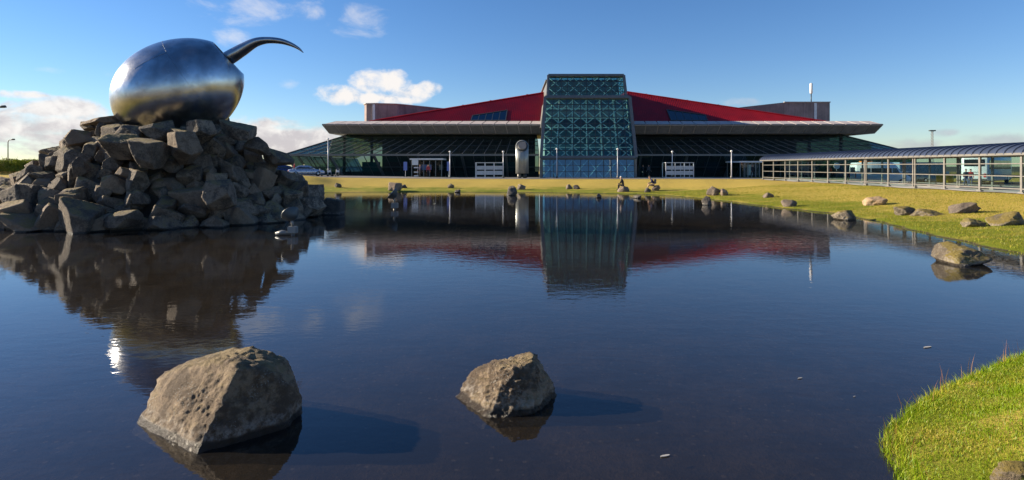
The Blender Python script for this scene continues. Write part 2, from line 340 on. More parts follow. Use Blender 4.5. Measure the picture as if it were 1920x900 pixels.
# ------------------------------------------------------------------ object helpers
def V(*a): return Vector(a)
def at(px, py, Y): return Vector(((px - 960.0) * Y / FPX, Y, CAM_H + (HOR - py) * Y / FPX))
def root_loc(p):
    while p.parent is not None: p = p.parent
    return p.location.copy()
def tag(o, label=None, cat=None, group=None, kind=None):
    if label: o['label'] = label
    if cat: o['category'] = cat
    if group: o['group'] = group
    if kind: o['kind'] = kind
    return o
def empty(name, loc, label=None, cat=None, group=None):
    o = bpy.data.objects.new(name, None); COL.objects.link(o); o.location = loc
    o.empty_display_size = 0.2
    return tag(o, label, cat, group)
def mesh_obj(name, me, mat, parent=None, smooth=False):
    o = bpy.data.objects.new(name, me); COL.objects.link(o)
    if mat is not None: me.materials.append(mat)
    if parent is not None: o.parent = parent
    if smooth: me.polygons.foreach_set('use_smooth', [True] * len(me.polygons))
    return o
class MB:
    """collects shapes in world coordinates, then links them as one mesh"""
    def __init__(s): s.v = []; s.f = []
    def add(s, vs, fs):
        o = len(s.v); s.v += [Vector(x) for x in vs]; s.f += [tuple(i + o for i in f) for f in fs]; return s
    def hexa(s, b, tpts):          # bottom ring of 4, top ring of 4
        return s.add(list(b) + list(tpts), [(3, 2, 1, 0), (4, 5, 6, 7), (0, 1, 5, 4), (1, 2, 6, 5), (2, 3, 7, 6), (3, 0, 4, 7)])
    def box(s, x0, x1, y0, y1, z0, z1):
        return s.hexa([(x0, y0, z0), (x1, y0, z0), (x1, y1, z0), (x0, y1, z0)], [(x0, y0, z1), (x1, y0, z1), (x1, y1, z1), (x0, y1, z1)])
    def slab(s, q, th, normal=None):     # q: four points, extruded along -normal by th
        q = [Vector(p) for p in q]
        n = normal if normal is not None else (q[1] - q[0]).cross(q[3] - q[0]).normalized()
        return s.hexa([p - n * th for p in q], q)
    def poly(s, pts, d):                 # extrude polygon by vector d
        pts = [Vector(p) for p in pts]; n = len(pts); d = Vector(d)
        return s.add(pts + [p + d for p in pts], [tuple(range(n - 1, -1, -1)), tuple(range(n, 2 * n))] + [(i, (i + 1) % n, n + (i + 1) % n, n + i) for i in range(n)])
    def bar(s, p, q, wd, ht=None, up=(0, 0, 1)):
        p, q = Vector(p), Vector(q); ht = wd if ht is None else ht
        d = (q - p).normalized(); u = Vector(up)
        if abs(d.dot(u)) > 0.98: u = Vector((0, 1, 0))
        a = d.cross(u).normalized() * wd / 2; b = a.cross(d).normalized() * ht / 2
        return s.hexa([p - a - b, p + a - b, p + a + b, p - a + b], [q - a - b, q + a - b, q + a + b, q - a + b])
    def tube(s, path, rad, n=10, cap=True, flat=None):
        path = [Vector(p) for p in path]; m = len(path)
        rad = [rad] * m if not isinstance(rad, (list, tuple)) else rad
        o = len(s.v); prev = None
        for i, p in enumerate(path):
            d = (path[min(i + 1, m - 1)] - path[max(i - 1, 0)]).normalized()
            if prev is None:
                u = Vector((0, 0, 1)) if abs(d.z) < 0.9 else Vector((0, 1, 0))
                a = d.cross(u).normalized()
            else: a = (prev - d * prev.dot(d)).normalized()
            prev = a; b = d.cross(a)
            for k in range(n):
                an = 2 * math.pi * k / n
                s.v.append(p + (a * math.cos(an) * (flat or 1.0) + b * math.sin(an)) * rad[i])
        for i in range(m - 1):
            for k in range(n):
                s.f.append((o + i * n + k, o + i * n + (k + 1) % n, o + (i + 1) * n + (k + 1) % n, o + (i + 1) * n + k))
        if cap: s.f.append(tuple(o + k for k in range(n - 1, -1, -1))); s.f.append(tuple(o + (m - 1) * n + k for k in range(n)))
        return s
    def loft(s, rings, cap=True):
        n = len(rings[0]); o = len(s.v)
        for r in rings: s.v += [Vector(p) for p in r]
        for i in range(len(rings) - 1):
            for k in range(n): s.f.append((o + i * n + k, o + i * n + (k + 1) % n, o + (i + 1) * n + (k + 1) % n, o + (i + 1) * n + k))
        if cap: s.f.append(tuple(o + k for k in range(n - 1, -1, -1))); s.f.append(tuple(o + (len(rings) - 1) * n + k for k in range(n)))
        return s
    def build(s, name, mat, parent=None, smooth=False, bevel=0.0):
        off = root_loc(parent) if parent is not None else Vector((0, 0, 0))
        me = bpy.data.meshes.new(name)
        me.from_pydata([tuple(p - off) for p in s.v], [], s.f)
        bm = bmesh.new(); bm.from_mesh(me)
        bmesh.ops.recalc_face_normals(bm, faces=bm.faces)
        if bevel: bmesh.ops.bevel(bm, geom=list(bm.edges), offset=bevel, segments=2, affect='EDGES', clamp_overlap=True)
        bm.to_mesh(me); bm.free()
        return mesh_obj(name, me, mat, parent, smooth)
def grounded(o, loc):               # thing of one mesh: move its origin to loc
    o.data.transform(Matrix.Translation(-Vector(loc))); o.location = loc; return o
def copy_tree(o, parent=None):
    c = o.copy(); COL.objects.link(c)
    if parent is not None: c.parent = parent
    for ch in list(o.children): copy_tree(ch, c)
    return c

# numpy noise
_rng = np.random.default_rng(5)
_T = _rng.random((32, 32, 32))
def vnoise(P):
    i = np.floor(P).astype(int); f = P - i; f = f * f * (3 - 2 * f); i &= 31; j = (i + 1) & 31
    x0, y0, z0 = i.T; x1, y1, z1 = j.T; fx, fy, fz = f.T
    a = _T[x0, y0, z0] * (1 - fx) + _T[x1, y0, z0] * fx; b = _T[x0, y1, z0] * (1 - fx) + _T[x1, y1, z0] * fx
    c = _T[x0, y0, z1] * (1 - fx) + _T[x1, y0, z1] * fx; d = _T[x0, y1, z1] * (1 - fx) + _T[x1, y1, z1] * fx
    return (a * (1 - fy) + b * fy) * (1 - fz) + (c * (1 - fy) + d * fy) * fz
def fbm(P, oc=4, gain=0.5):
    s = np.zeros(len(P)); a = 1.0; tot = 0.0
    for k in range(oc): s += a * vnoise(P * 2 ** k + 17.3 * k); tot += a; a *= gain
    return s / tot - 0.5
def sstep(x, a, b):
    t = np.clip((x - a) / (b - a), 0, 1); return t * t * (3 - 2 * t)

# ------------------------------------------------------------------ ground and pond
SHORE = [(-18, 55.0), (-6, 55.5), (4, 54.0), (12.5, 50.0), (15.0, 43.5), (16.2, 34.5), (17.0, 30.6), (16.7, 26.2), (15.6, 21.9), (15.0, 18.7), (14.2, 15.2),
         (12.6, 11.2), (9.8, 8.9), (6.75, 7.5), (5.7, 6.9), (4.7, 6.3), (3.85, 5.65), (3.35, 5.15), (3.1, 4.6), (2.6, 3.6), (1.0, 2.7), (-4, 2.2), (-12, 2.6), (-20, 6.0),
         (-26, 13), (-27.5, 22), (-25.0, 31.0), (-22.5, 38.0), (-23.5, 47.0), (-21.5, 52.5)]
def catmull(pts, k=8):
    n = len(pts); P = np.array(pts); o = []
    for i in range(n):
        p0, p1, p2, p3 = P[i - 1], P[i], P[(i + 1) % n], P[(i + 2) % n]
        for q in range(k):
            u = q / k
            o.append(0.5 * ((2 * p1) + (-p0 + p2) * u + (2 * p0 - 5 * p1 + 4 * p2 - p3) * u * u + (-p0 + 3 * p1 - 3 * p2 + p3) * u ** 3))
    return np.array(o)
SH = catmull(SHORE, 5)
def pond_sd(x, y):
    x = np.asarray(x, float).ravel(); y = np.asarray(y, float).ravel()
    d2 = np.full(x.shape, 1e12); ins = np.zeros(x.shape, bool)
    A = SH; B = np.roll(SH, -1, 0)
    for (ax, ay), (bx, by) in zip(A, B):
        ex, ey = bx - ax, by - ay
        t = np.clip(((x - ax) * ex + (y - ay) * ey) / (ex * ex + ey * ey), 0, 1)
        d2 = np.minimum(d2, (x - ax - t * ex) ** 2 + (y - ay - t * ey) ** 2)
        c = (ay > y) != (by > y)
        with np.errstate(divide='ignore', invalid='ignore'):
            ins ^= c & (x < (bx - ax) * (y - ay) / (by - ay + 1e-12) + ax)
    return np.where(ins, -np.sqrt(d2), np.sqrt(d2))
def plateau(x, y):
    return 0.92 + 0.30 * sstep(-x, 4.0, 34.0) - 0.5 * sstep(x, 33.5, 40.0) * sstep(y, 10, 20) * (1 - sstep(y, 76, 81))
def ground_z(x, y):
    x = np.asarray(x, float).ravel(); y = np.asarray(y, float).ravel()
    sd = pond_sd(x, y)
    pl = plateau(x, y)
    wd = 3.4 + 13.0 * sstep(y, 6.0, 16.0) + 1.5 * sstep(y, 40, 52)
    lip = 0.10 * sstep(sd, 0.0, 0.22)
    z = lip + (pl - 0.10) * sstep(sd + wd * 0.25, wd * 0.25, wd * 1.02)
    z = z + 0.05 * sstep(sd, 0.3, 3) * (np.sin(x * 0.9 + y * 0.33) * np.sin(y * 0.7 - x * 0.2)) * (1 - sstep(y, 66, 70))
    z = z + 0.62 * np.exp(-((y - 62.5) / 3.2) ** 2) * sstep(-x, 18.6, 22.2) * (1 - sstep(-x, 40, 46))        # grass mound left of the lawn
    z = z + 1.9 * np.exp(-(((x + 62) / 11) ** 2 + ((y - 76) / 6) ** 2))                                       # knoll behind the road
    zin = -0.03 - 0.045 * sstep(-sd, 0.0, 2.0) - 0.22 * sstep(-sd, 5.0, 12.0)
    return np.where(sd > 0, z, zin)
def gz(x, y): return float(ground_z([x], [y])[0])
def drop(px, py, water=True):
    """point where the sight line through a photo pixel meets the ground (or the water)"""
    Ys = np.linspace(3.0, 110.0, 5000); X = (px - 960) * Ys / FPX; Z = CAM_H + (HOR - py) * Ys / FPX
    G = ground_z(X, Ys)
    if water: G = np.maximum(G, 0.0)
    i = int(np.argmax(Z <= G)); return Vector((X[i], Ys[i], G[i]))

def axis(segs):
    o = []
    for a, b, st in segs: o += list(np.arange(a, b, st))
    return np.array(o + [segs[-1][1]])
gx = axis([(-3500, -400, 500), (-400, -90, 30), (-90, -30, 2.0), (-30, 1.8, 0.45), (1.8, 8.0, 0.085), (8.0, 40, 0.5), (40, 90, 2.5), (90, 400, 30), (400, 3500, 500)])
gy = axis([(-3000, -200, 400), (-200, -20, 30), (-20, 1.5, 1.5), (1.5, 9.0, 0.085), (9.0, 72, 0.5), (72, 130, 2.5), (130, 400, 30), (400, 5000, 500)])
XX, YY = np.meshgrid(gx, gy); xx, yy = XX.ravel(), YY.ravel()
zz = ground_z(xx, yy)
near = (xx > 1.5) & (xx < 9) & (yy > 1.5) & (yy < 10) & (zz > 0.02)
zz = zz + near * 0.05 * fbm(np.stack([xx * 3, yy * 3, zz], 1), 4)
nx, ny = len(gx), len(gy)
idx = np.arange(nx * ny).reshape(ny, nx)
quads = np.stack([idx[:-1, :-1], idx[:-1, 1:], idx[1:, 1:], idx[1:, :-1]], -1).reshape(-1, 4)
def np_mesh(name, verts, faces):
    me = bpy.data.meshes.new(name); k = faces.shape[1]
    me.vertices.add(len(verts)); me.vertices.foreach_set('co', np.asarray(verts, np.float32).ravel())
    me.loops.add(faces.size); me.loops.foreach_set('vertex_index', faces.astype(np.int32).ravel())
    me.polygons.add(len(faces)); me.polygons.foreach_set('loop_start', np.arange(0, faces.size, k, dtype=np.int32))
    me.update(calc_edges=True); return me
ground = tag(mesh_obj('ground', np_mesh('ground', np.stack([xx, yy, zz], 1), quads), M_GROUND, None, True), kind='structure')
mb = MB(); mb.add([(-31, 0.5, 0), (21, 0.5, 0), (21, 59, 0), (-31, 59, 0)], [(0, 1, 2, 3)])
tag(mb.build('pond_water', M_WATER), kind='structure')

def strip(name, pts_l, pts_r, mat, lift, n=30):
    """a paved sheet that follows the ground"""
    L = np.array(pts_l, float); Rr = np.array(pts_r, float); vs = []; fs = []
    for i in range(len(L)):
        for k in range(n + 1):
            q = L[i] * (1 - k / n) + Rr[i] * k / n; vs.append((q[0], q[1], 0))
    vs = np.array(vs); vs[:, 2] = ground_z(vs[:, 0], vs[:, 1]) + lift
    for i in range(len(L) - 1):
        for k in range(n):
            a = i * (n + 1) + k; fs.append((a, a + 1, a + n + 2, a + n + 1))
    me = np_mesh(name, vs, np.array(fs)); return tag(mesh_obj(name, me, mat, None, True), kind='structure')
ys = np.linspace(70.6, 90, 12)
strip('forecourt', [(-48, y) for y in ys], [(32.6, y) for y in ys], M_PAVE, 0.03, 60)
ys = np.linspace(24, 76, 40)
strip('car_park', [(33.4, y) for y in ys], [(95, y) for y in ys], M_ASPH, 0.03, 30)
ys = np.linspace(-180, -0.8, 40)
strip('unseen_paving', [(-160, y) for y in ys], [(120, y) for y in ys], M_PAVE, 0.08, 60)  # added out of view so the steel egg mirrors grey, not yellow grass
xs = np.linspace(-95, -33, 50)
strip('road', [(x, 53.5) for x in xs], [(x, 61.5) for x in xs], plain('worn_asphalt', (0.17, 0.165, 0.16), 0.85, var=0.15, vscale=0.5), 0.05, 12)
ys = np.linspace(23, 68.4, 46)
wx = lambda y: 30.0 - (68.0 - y) * 0.037
strip('walkway_paving', [(wx(y) - 0.35, y) for y in ys], [(wx(y) + 3.5, y) for y in ys], M_KERB, 0.05, 4)

# ------------------------------------------------------------------ rocks
_ico = {}
def ico(sub):
    if sub not in _ico:
        bm = bmesh.new(); bmesh.ops.create_icosphere(bm, subdivisions=sub, radius=1.0)
        _ico[sub] = (np.array([v.co[:] for v in bm.verts]), np.array([[v.index for v in f.verts] for f in bm.faces])); bm.free()
    return _ico[sub]
def rock_mesh(name, seed, sub, dims, planes=None, k=26.0, amp=0.05, freq=2.2, npl=13, fine=0.05):
    rg = np.random.default_rng(seed); Vv, Ff = ico(sub)
    if planes is None:
        nn = rg.normal(size=(npl, 3)); nn /= np.linalg.norm(nn, axis=1)[:, None]; dd = rg.uniform(0.58, 0.95, npl)
        nn = np.vstack([nn, np.eye(3), -np.eye(3)]); dd = np.concatenate([dd, np.full(6, 1.0)])
    else:
        nn = np.array([p[0] for p in planes], float); dd = np.array([p[1] for p in planes], float)
        ln = np.linalg.norm(nn, axis=1); nn /= ln[:, None]; dd = dd / ln
    dot = Vv @ nn.T
    r = np.where(dot > 0.03, dd / np.maximum(dot, 0.03), 40.0)
    mn = r.min(1); r = mn - np.log(np.exp(-k * (r - mn[:, None])).sum(1)) / k
    P = Vv * r[:, None]
    o = rg.uniform(0, 20, 3)
    d = fine * fbm(P * freq * 5 + o, 4, 0.6) + amp * (2.0 * fbm(P * freq + o, 5, 0.55) - 0.8 * np.abs(fbm(P * freq * 2.5 + o, 4, 0.6)))
    P = (P + Vv * d[:, None]) * np.array(dims)
    return np_mesh(name, P, Ff)
def smooth_all(me, ang=None):
    me.polygons.foreach_set('use_smooth', [True] * len(me.polygons)); return me

# the two big boulders in front, faces placed from their visible edges
pl1 = [((-.45, -.70, .55), .315), ((.60, -.75, .28), .49), ((-.29, 0, .957), .505), ((.30, 0, .95), .585), ((.75, 0, .66), .69), ((1, 0, .1), .77),
       ((-.97, -.1, .2), .90), ((0, 1, .3), .75), ((-.6, .8, .1), .92), ((.6, .8, .1), .70), ((0, 0, -1), .75), ((-.75, -.2, .6), .76), ((.2, .7, .7), .70)]
o = mesh_obj('boulder', smooth_all(rock_mesh('boulder', 11, 6, (1, 1, 1), pl1, 70, 0.07, 2.8, fine=0.07)), M_ROCK_NEAR)
o.location = (-2.82, 5.52, 0.165); o.scale = (.87, .87, .84)
tag(o, 'largest boulder standing in the near water, sunlit brown left face and dark lichen-spotted right face', 'boulder')
pl2 = [((-.62, -.40, .67), .245), ((.10, -.80, .59), .29), ((.80, -.45, .30), .36), ((-.3, 0, .954), .287), ((.85, 0, .5), .43), ((0, .9, .4), .42), ((-.7, .7, .1), .45),
       ((.7, .7, .1), .45), ((0, 0, -1), .6), ((-1, 0, .1), .55), ((.3, -.9, .05), .42)]
o = mesh_obj('boulder', smooth_all(rock_mesh('boulder', 23, 6, (1, 1, 1), pl2, 80, 0.045, 4.5, fine=0.08)), M_ROCK_NEAR)
o.location = (-.05, 6.1, .09); o.scale = (1.02, .97, .89)
tag(o, 'smaller of the two near boulders in the pond, nearer the middle, with a pointed top', 'boulder')

# rocks along the shore: px, base py, width px, height px, material, seed, label
SHORE_ROCKS = [
 (634, 352, 15, 10, M_ROCK_DARK, 1, 'small dark rock on the far lawn, nearest to the rock mound'),
 (741, 359, 25, 16, M_ROCK_SHORE, 102, 'two-tone brown rock at the far bank behind the tilted pond lamp'),
 (758, 353, 12, 7, M_ROCK_DARK, 3, 'tiny dark rock just right of the two-tone brown rock on the far bank'),
 (845, 353, 13, 10, M_ROCK_SHORE, 4, 'small pointed rock on the far lawn in front of the entrance kiosk'),
 (857, 361, 13, 6, M_ROCK_DARK, 5, 'low flat dark rock on the far bank edge left of the trolley shelter'),
 (959, 367, 26, 18, M_ROCK_DARK, 6, 'black rock at the far waterline below the ventilation pipe'),
 (977, 356, 17, 11, M_ROCK_SHORE, 7, 'brown rock on the far lawn just behind the black waterline rock'),
 (1067, 355, 14, 9, M_ROCK_SHORE, 8, 'left one of the two small rocks in front of the glass tower'),
 (1082, 355, 14, 8, M_ROCK_DARK, 9, 'right one of the two small rocks in front of the glass tower'),
 (1168, 360, 29, 12, M_ROCK_SHORE, 10, 'flat grey slab of rock that the pale-haired person sits on'),
 (1214, 361, 14, 9, M_ROCK_DARK, 12, 'small dark rock at the feet of the person in navy'),
 (1230, 358, 18, 11, M_ROCK_SHORE, 13, 'brown rock under the seated person in the navy jacket'),
 (1124, 371, 11, 8, M_ROCK_DARK, 14, 'small black rock at the far waterline in front of the tower'),
 (1196, 372, 18, 7, M_ROCK_DARK, 15, 'low dark rock at the far waterline below the seated people'),
 (1338, 367, 30, 19, M_ROCK_SHORE, 16, 'tall pale-topped rock of the group of three by the bend of the shore'),
 (1358, 367, 17, 14, M_ROCK_SHORE, 17, 'small squarish rock against the right side of the tall pale-topped rock'),
 (1326, 385, 22, 20, M_ROCK_DARK, 18, 'dark pointed rock standing in the water below the group by the bend'),
 (1442, 371, 24, 11, M_ROCK_SHORE, 19, 'grey rock alone on the lawn between the walkway and the knobbly rock'),
 (1477, 389, 33, 17, M_ROCK_SHORE, 20, 'knobbly brown rock at the right shore edge, farthest of the waterline rocks there'),
 (1645, 386, 44, 20, M_ROCK_SAND, 21, 'sandy orange-topped rock on the right lawn'),
 (1587, 414, 46, 19, M_ROCK_LICHEN, 122, 'pale lichen-spotted rock lying half in the water by the right shore'),
 (1697, 405, 48, 20, M_ROCK_LICHEN, 123, 'mossy dark rock, left of the touching pair on the right bank'),
 (1737, 406, 50, 14, M_ROCK_LICHEN, 24, 'low pale rock, right of the touching pair on the right bank'),
 (1807, 401, 56, 21, M_ROCK_SHORE, 25, 'orange-topped brown rock highest up on the right lawn'),
 (1827, 426, 44, 17, M_ROCK_LICHEN, 26, 'small mossy rock between the highest lawn rock and the edge of the picture'),
 (1892, 424, 66, 27, M_ROCK_LICHEN, 27, 'large mossy pale rock on the bank at the right edge'),
 (1799, 499, 96, 41, M_ROCK_LICHEN, 131, 'pale moss-capped boulder standing alone in the water on the right'),
 (571, 366, 26, 18, M_ROCK_SHORE, 31, 'brown rock on the bank just behind the right foot of the mound'),
 (1903, 914, 84, 40, M_ROCK_LICHEN, 33, 'pinkish grey rock in the near grass at the bottom right corner'),
]
ROCKPOS = {}
for px, py, wpx, hpx, mt, seed, lab in SHORE_ROCKS:
    p = drop(px, py); sc = p.y / FPX
    ww, hh = wpx * sc, hpx * sc
    sub = 5 if wpx > 40 else 4
    me = smooth_all(rock_mesh('rock', seed * 7 + 1, sub, (ww * .52, ww * .42, hh * .70), None, 30, 0.12, 2.6, 17))
    o = mesh_obj('rock', me, mt); yo = p.y + ww * .36
    o.location = (p.x * yo / p.y, yo, max(gz(p.x, yo), 0) + hh * .30)
    ROCKPOS[seed] = (o, ww, hh)
    tag(o, lab, 'rock', 'rocks scattered round the pond')
pl3 = [((-.9, -.2, .25), .45), ((.95, -.1, -.05), .5), ((.15, 0, 1), .5), ((0, -1, .05), .4), ((0, 1, .1), .4), ((0, 0, -1), .7), ((-.5, -.8, .1), .48)]
o = mesh_obj('rock', smooth_all(rock_mesh('rock', 77, 4, (1, 1, 1), pl3, 40, 0.04, 3.0)), M_ROCK_DARK)
o.location = (-9.35, 29.6, 0.32)
tag(o, 'dark blocky rock rising from the water off the right foot of the mound', 'rock')

# the mound of stones that carries the steel form
PC = Vector((-17.3, 28.2, 0)); PA, PB, PH = 7.9, 6.3, 4.05
mound = empty('rock_mound', (PC.x, PC.y, 0), 'tall mound of piled dark basalt stones rising from the pond', 'rock mound')
rg = np.random.default_rng(42)
Vv, Ff = ico(4); cv = Vv.copy()
rho = np.hypot(cv[:, 0], cv[:, 1]); core = cv[:, 2] > -0.2
cz = np.clip(cv[:, 2], -.2, 1)
cs = np.stack([cv[:, 0] * PA * .74, cv[:, 1] * PB * .74, cz * PH * 0.88], 1)
cs += 0.5 * fbm(cs * 1.1, 4)[:, None] * cv
mesh_obj('rubble_core', smooth_all(np_mesh('rubble_core', cs, Ff)), M_ROCK_DARK, mound)
LIB = [smooth_all(rock_mesh('stone', 300 + i, 5, (1, 1, 1), None, 90, 0.05, 2.4, 9, fine=0.07)) for i in range(18)]
for me in LIB: me.materials.append(M_ROCK_PILE)
def stone(x, y, z, dims, rz, tx=0.0, ty=0.0, i=None):
    o = bpy.data.objects.new('stone', LIB[rg.integers(len(LIB)) if i is None else i]); COL.objects.link(o); o.parent = mound
    o.location = Vector((x, y, z)) - mound.location; o.scale = dims; o.rotation_euler = (tx, ty, rz); return o
for L, zl in enumerate(np.arange(0.08, 4.1, 0.40)):
    q = 1 - (zl / PH) * 0.60
    if zl > 3.8: q = 0.36
    q *= 0.93
    per = math.pi * (PA + PB) * q; n = max(6, int(per / 0.94))
    a0 = rg.uniform(0, 6.28)
    for kk in range(n):
        a = a0 + 2 * math.pi * (kk + rg.uniform(-.28, .28)) / n
        if math.sin(a) > 0.25 and kk % 2: continue
        s = rg.uniform(0.36, 0.64) * (1.15 if zl < 1.2 else 1.0) * (1.4 if math.sin(a) > 0.25 else 1.0)
        jr = rg.uniform(-.30, .34) + 0.1
        x = PC.x + math.cos(a) * (PA * q + jr); y = PC.y + math.sin(a) * (PB * q + jr)
        tang = math.atan2(math.cos(a) * PB, -math.sin(a) * PA)
        stone(x, y, zl + rg.uniform(-.14, .14), (s * rg.uniform(.85, 1.15), s * rg.uniform(.65, .95), s * rg.uniform(.68, 1.05)), tang + rg.uniform(-1.2, 1.2), rg.uniform(-.5, .5), rg.uniform(-.45, .45))
# individually set stones that make the outline
for px, py, Y, wd, ht, tl in [(198, 231, 26.6, 1.55, .34, .22), (186, 243, 26.9, 1.2, .36, -.1), (143, 270, 26.8, 1.25, .72, .1), (112, 287, 26.6, 1.1, .72, -.05),
                              (133, 300, 25.4, 1.2, .5, -.1), (250, 251, 25.0, 1.35, .66, .0), (296, 249, 24.9, .95, .6, .3), (344, 255, 24.9, .9, .5, -.1), (382, 247, 24.9, 1.0, .66, .1),
                              (450, 247, 26.0, 1.5, .55, -.25), (488, 275, 26.4, .9, .5, -.4), (522, 298, 27.5, 1.1, .5, -.3), (282, 288, 23.6, 1.4, .8, -.1), (236, 276, 24.2, 1.3, .85, -.2), (350, 278, 24.0, 1.1, .95, .05),
                              (60, 355, 25.5, 1.2, .65, -.4), (30, 375, 24.5, 1.3, .8, .1), (20, 405, 23.0, 1.2, .6, 0), (150, 410, 21.8, 1.4, .9, -.45), (60, 420, 22.3, 1.4, .5, -.2),
                              (410, 362, 22.8, 1.2, .9, .35), (228, 412, 22.2, 1.2, .5, .05), (585, 390, 28.0, 1.2, .7, .3), (560, 362, 28.5, 1.3, .8, .5)]:
    p = at(px, py, Y)
    stone(p.x, p.y, p.z, (wd * .62, wd * .55, ht * .72), rg.uniform(-.2, .2), rg.uniform(-.15, .15), -tl)

# ------------------------------------------------------------------ steel egg form on the mound (plain stand-in)
EC = at(339, 170, 27.6)
th, yaw = R(34), R(16)
ax_ = Vector((math.cos(th) * math.cos(yaw), math.cos(th) * math.sin(yaw), math.sin(th)))
bx_ = Vector((0, 0, 1)).cross(ax_).normalized(); cx_ = ax_.cross(bx_)
egg = empty('steel_egg', (EC.x, EC.y, EC.z - 2.4), 'big brushed steel egg with a cut open end and curved horn on the rock mound', 'sculpture')
EA, EB = 3.02, 2.40
def egg_ring(tv, shrink=0.0, n=72):
    r = max(EB * math.sqrt(max(0.0, 1 - tv * tv)) * (1 - 0.07 * tv) - shrink, 0.002)
    return r
def egg_ts(n, t1): return [-math.cos(math.pi * i / n * 1.0) for i in range(n + 1) if -math.cos(math.pi * i / n) <= t1]
T1, LEAN = 0.89, 0.045
rings = []
def ring_pts(tv, sh, n=80):
    out_ = []
    for k in range(n):
        a = 2 * math.pi * k / n
        te = tv - LEAN * math.cos(a) * max(0.0, (tv - 0.3) / (T1 - 0.3))     # the cut leans back so that the opening faces up
        r = egg_ring(te, sh)
        out_.append(EC + ax_ * te * EA + bx_ * math.sin(a) * r + cx_ * math.cos(a) * r)
    return out_
ts = [v_ for v_ in egg_ts(60, T1 - 0.05)] + [T1]
ts[0] = -0.99985
rr_ = [ring_pts(tv, 0) for tv in ts] + [ring_pts(tv, 0.07) for tv in reversed(ts[10:])]
MB().loft(rr_).build('shell', M_STEEL, egg, True)
# weld seams: two hoops and three ribs, slightly proud
for tv in (0.25,):
    MB().tube([ring_pts(tv, -0.004, 96)[k % 96] for k in range(97)], 0.0035, 6, False).build('weld_seam', M_SEAM, egg, True)
for a in (1.7, 4.2, 5.3):
    pth = []
    for i in range(41):
        tv = -0.25 + 0.5 * i / 40; r = egg_ring(tv, -0.003)
        pth.append(EC + ax_ * tv * EA + bx_ * math.sin(a) * r + cx_ * math.cos(a) * r)
    MB().tube(pth, 0.0035, 6).build('weld_seam', M_SEAM, egg, True)
MB().loft([ring_pts(T1 - 0.16, 0.09, 60), [p + ax_ * 0.02 for p in ring_pts(T1 - 0.16, 0.09, 60)]]).build('inner_bulkhead', M_STEEL_DK, egg)
hp = [at(*q) for q in [(385, 135, 27.9), (432, 107, 28.0), (455, 93, 28.1), (478, 80, 28.15), (500, 75.5, 28.2), (525, 77, 28.2), (545, 83, 28.2), (560, 91, 28.2), (569, 99, 28.2)]]
def cr(P, k=6):
    o = []
    for i in range(len(P) - 1):
        p0, p1, p2, p3 = P[max(i - 1, 0)], P[i], P[i + 1], P[min(i + 2, len(P) - 1)]
        for q in range(k):
            u = q / k; o.append(0.5 * ((2 * p1) + (p2 - p0) * u + (2 * p0 - 5 * p1 + 4 * p2 - p3) * u * u + (3 * p1 - p0 - 3 * p2 + p3) * u ** 3))
    return o + [P[-1]]
hr = [.36, .33, .29, .22, .165, .14, .105, .065, .012]
hpp = cr(hp); hrr = list(np.interp(np.linspace(0, 8, len(hpp)), range(9), hr))
MB().tube(hpp, hrr, 24, True, 1.25).build('horn', M_STEEL_DK, egg, True)
for q in ((-1.0, -.5), (1.0, -.4), (0, .9)):
    b = EC + Vector((q[0], q[1], 0)); MB().tube([(b.x, b.y, 3.4), (b.x, b.y, EC.z - 1.7)], .14, 12).build('support_post', M_STEEL_DK, egg, True)

# ------------------------------------------------------------------ terminal building
ZB = 0.75
term = empty('terminal_building', (10.5, 88, ZB), 'wide airport terminal with red roof, concrete fascia and central glass tower', 'building')
def lerp(a, b, u): return a + (b - a) * u
def bil(q, u, v): return (q[0] * (1 - u) + q[1] * u) * (1 - v) + (q[3] * (1 - u) + q[2] * u) * v
def glazing(part_name, pane_name, q, ncol, nrow, gmat, fmat, fw, fd, parent, shear=0.0, gap=0.03, skip=None):
    """a glazed field: one frame part with mullions, and one pane object per field"""
    q = [Vector(p) for p in q]; n = (q[1] - q[0]).cross(q[3] - q[0]).normalized()
    fb = MB()
    for i in range(ncol + 1):
        a, b = bil(q, i / ncol, 0), bil(q, i / ncol, 1); fb.bar(a, b, fw, fd, n)
    for j in range(nrow + 1):
        a, b = bil(q, 0, j / nrow), bil(q, 1, j / nrow); fb.bar(a, b, fw * .8, fd * .86, n)
    fr_ = fb.build(part_name, fmat, parent)
    for j in range(nrow):
        for i in range(ncol):
            if skip and skip(i, j): continue
            e = 0.004
            pq = [bil(q, (i + e) / ncol, (j + e) / nrow), bil(q, (i + 1 - e) / ncol, (j + e) / nrow), bil(q, (i + 1 - e) / ncol, (j + 1 - e) / nrow), bil(q, (i + e) / ncol, (j + 1 - e) / nrow)]
            jit = n * random.uniform(-.006, .006)
            MB().slab([p + jit for p in pq], 0.02, n).build(pane_name, gmat, fr_)
    return fr_

# --- central glass tower
Yb, Yt, Yu = 78.0, 82.0, 84.4
qm = [at(1017, 295, Yb), at(1190, 295, Yb), at(1179, 184, Yt), at(1024, 184, Yt)]
glazing('tower_front_glazing', 'pane', qm, 12, 9, G_TOWER, M_FRAME, .10, .12, term)
qu = [at(1029, 182, Yt + .9), at(1172, 182, Yt + .9), at(1168, 143, Yu), at(1029.5, 143, Yu)]
glazing('tower_top_glazing', 'pane', qu, 12, 4, G_TOWER, M_FRAME, .10, .12, term)
zl0 = 0.95
ql = [at(1017, 299, Yb - .12), at(1189, 299, Yb - .12)]
qlo = [V(ql[0].x, Yb - .40, zl0), V(ql[1].x, Yb - .40, zl0), ql[1], ql[0]]
G_LOW = glass('entrance_glass', (0.42, 0.62, 0.70), 2.5, (0.78, 0.92, 1.0), wob=0.05)
glazing('tower_base_glazing', 'pane', qlo, 12, 3, G_LOW, M_FRAME, .08, .10, term)
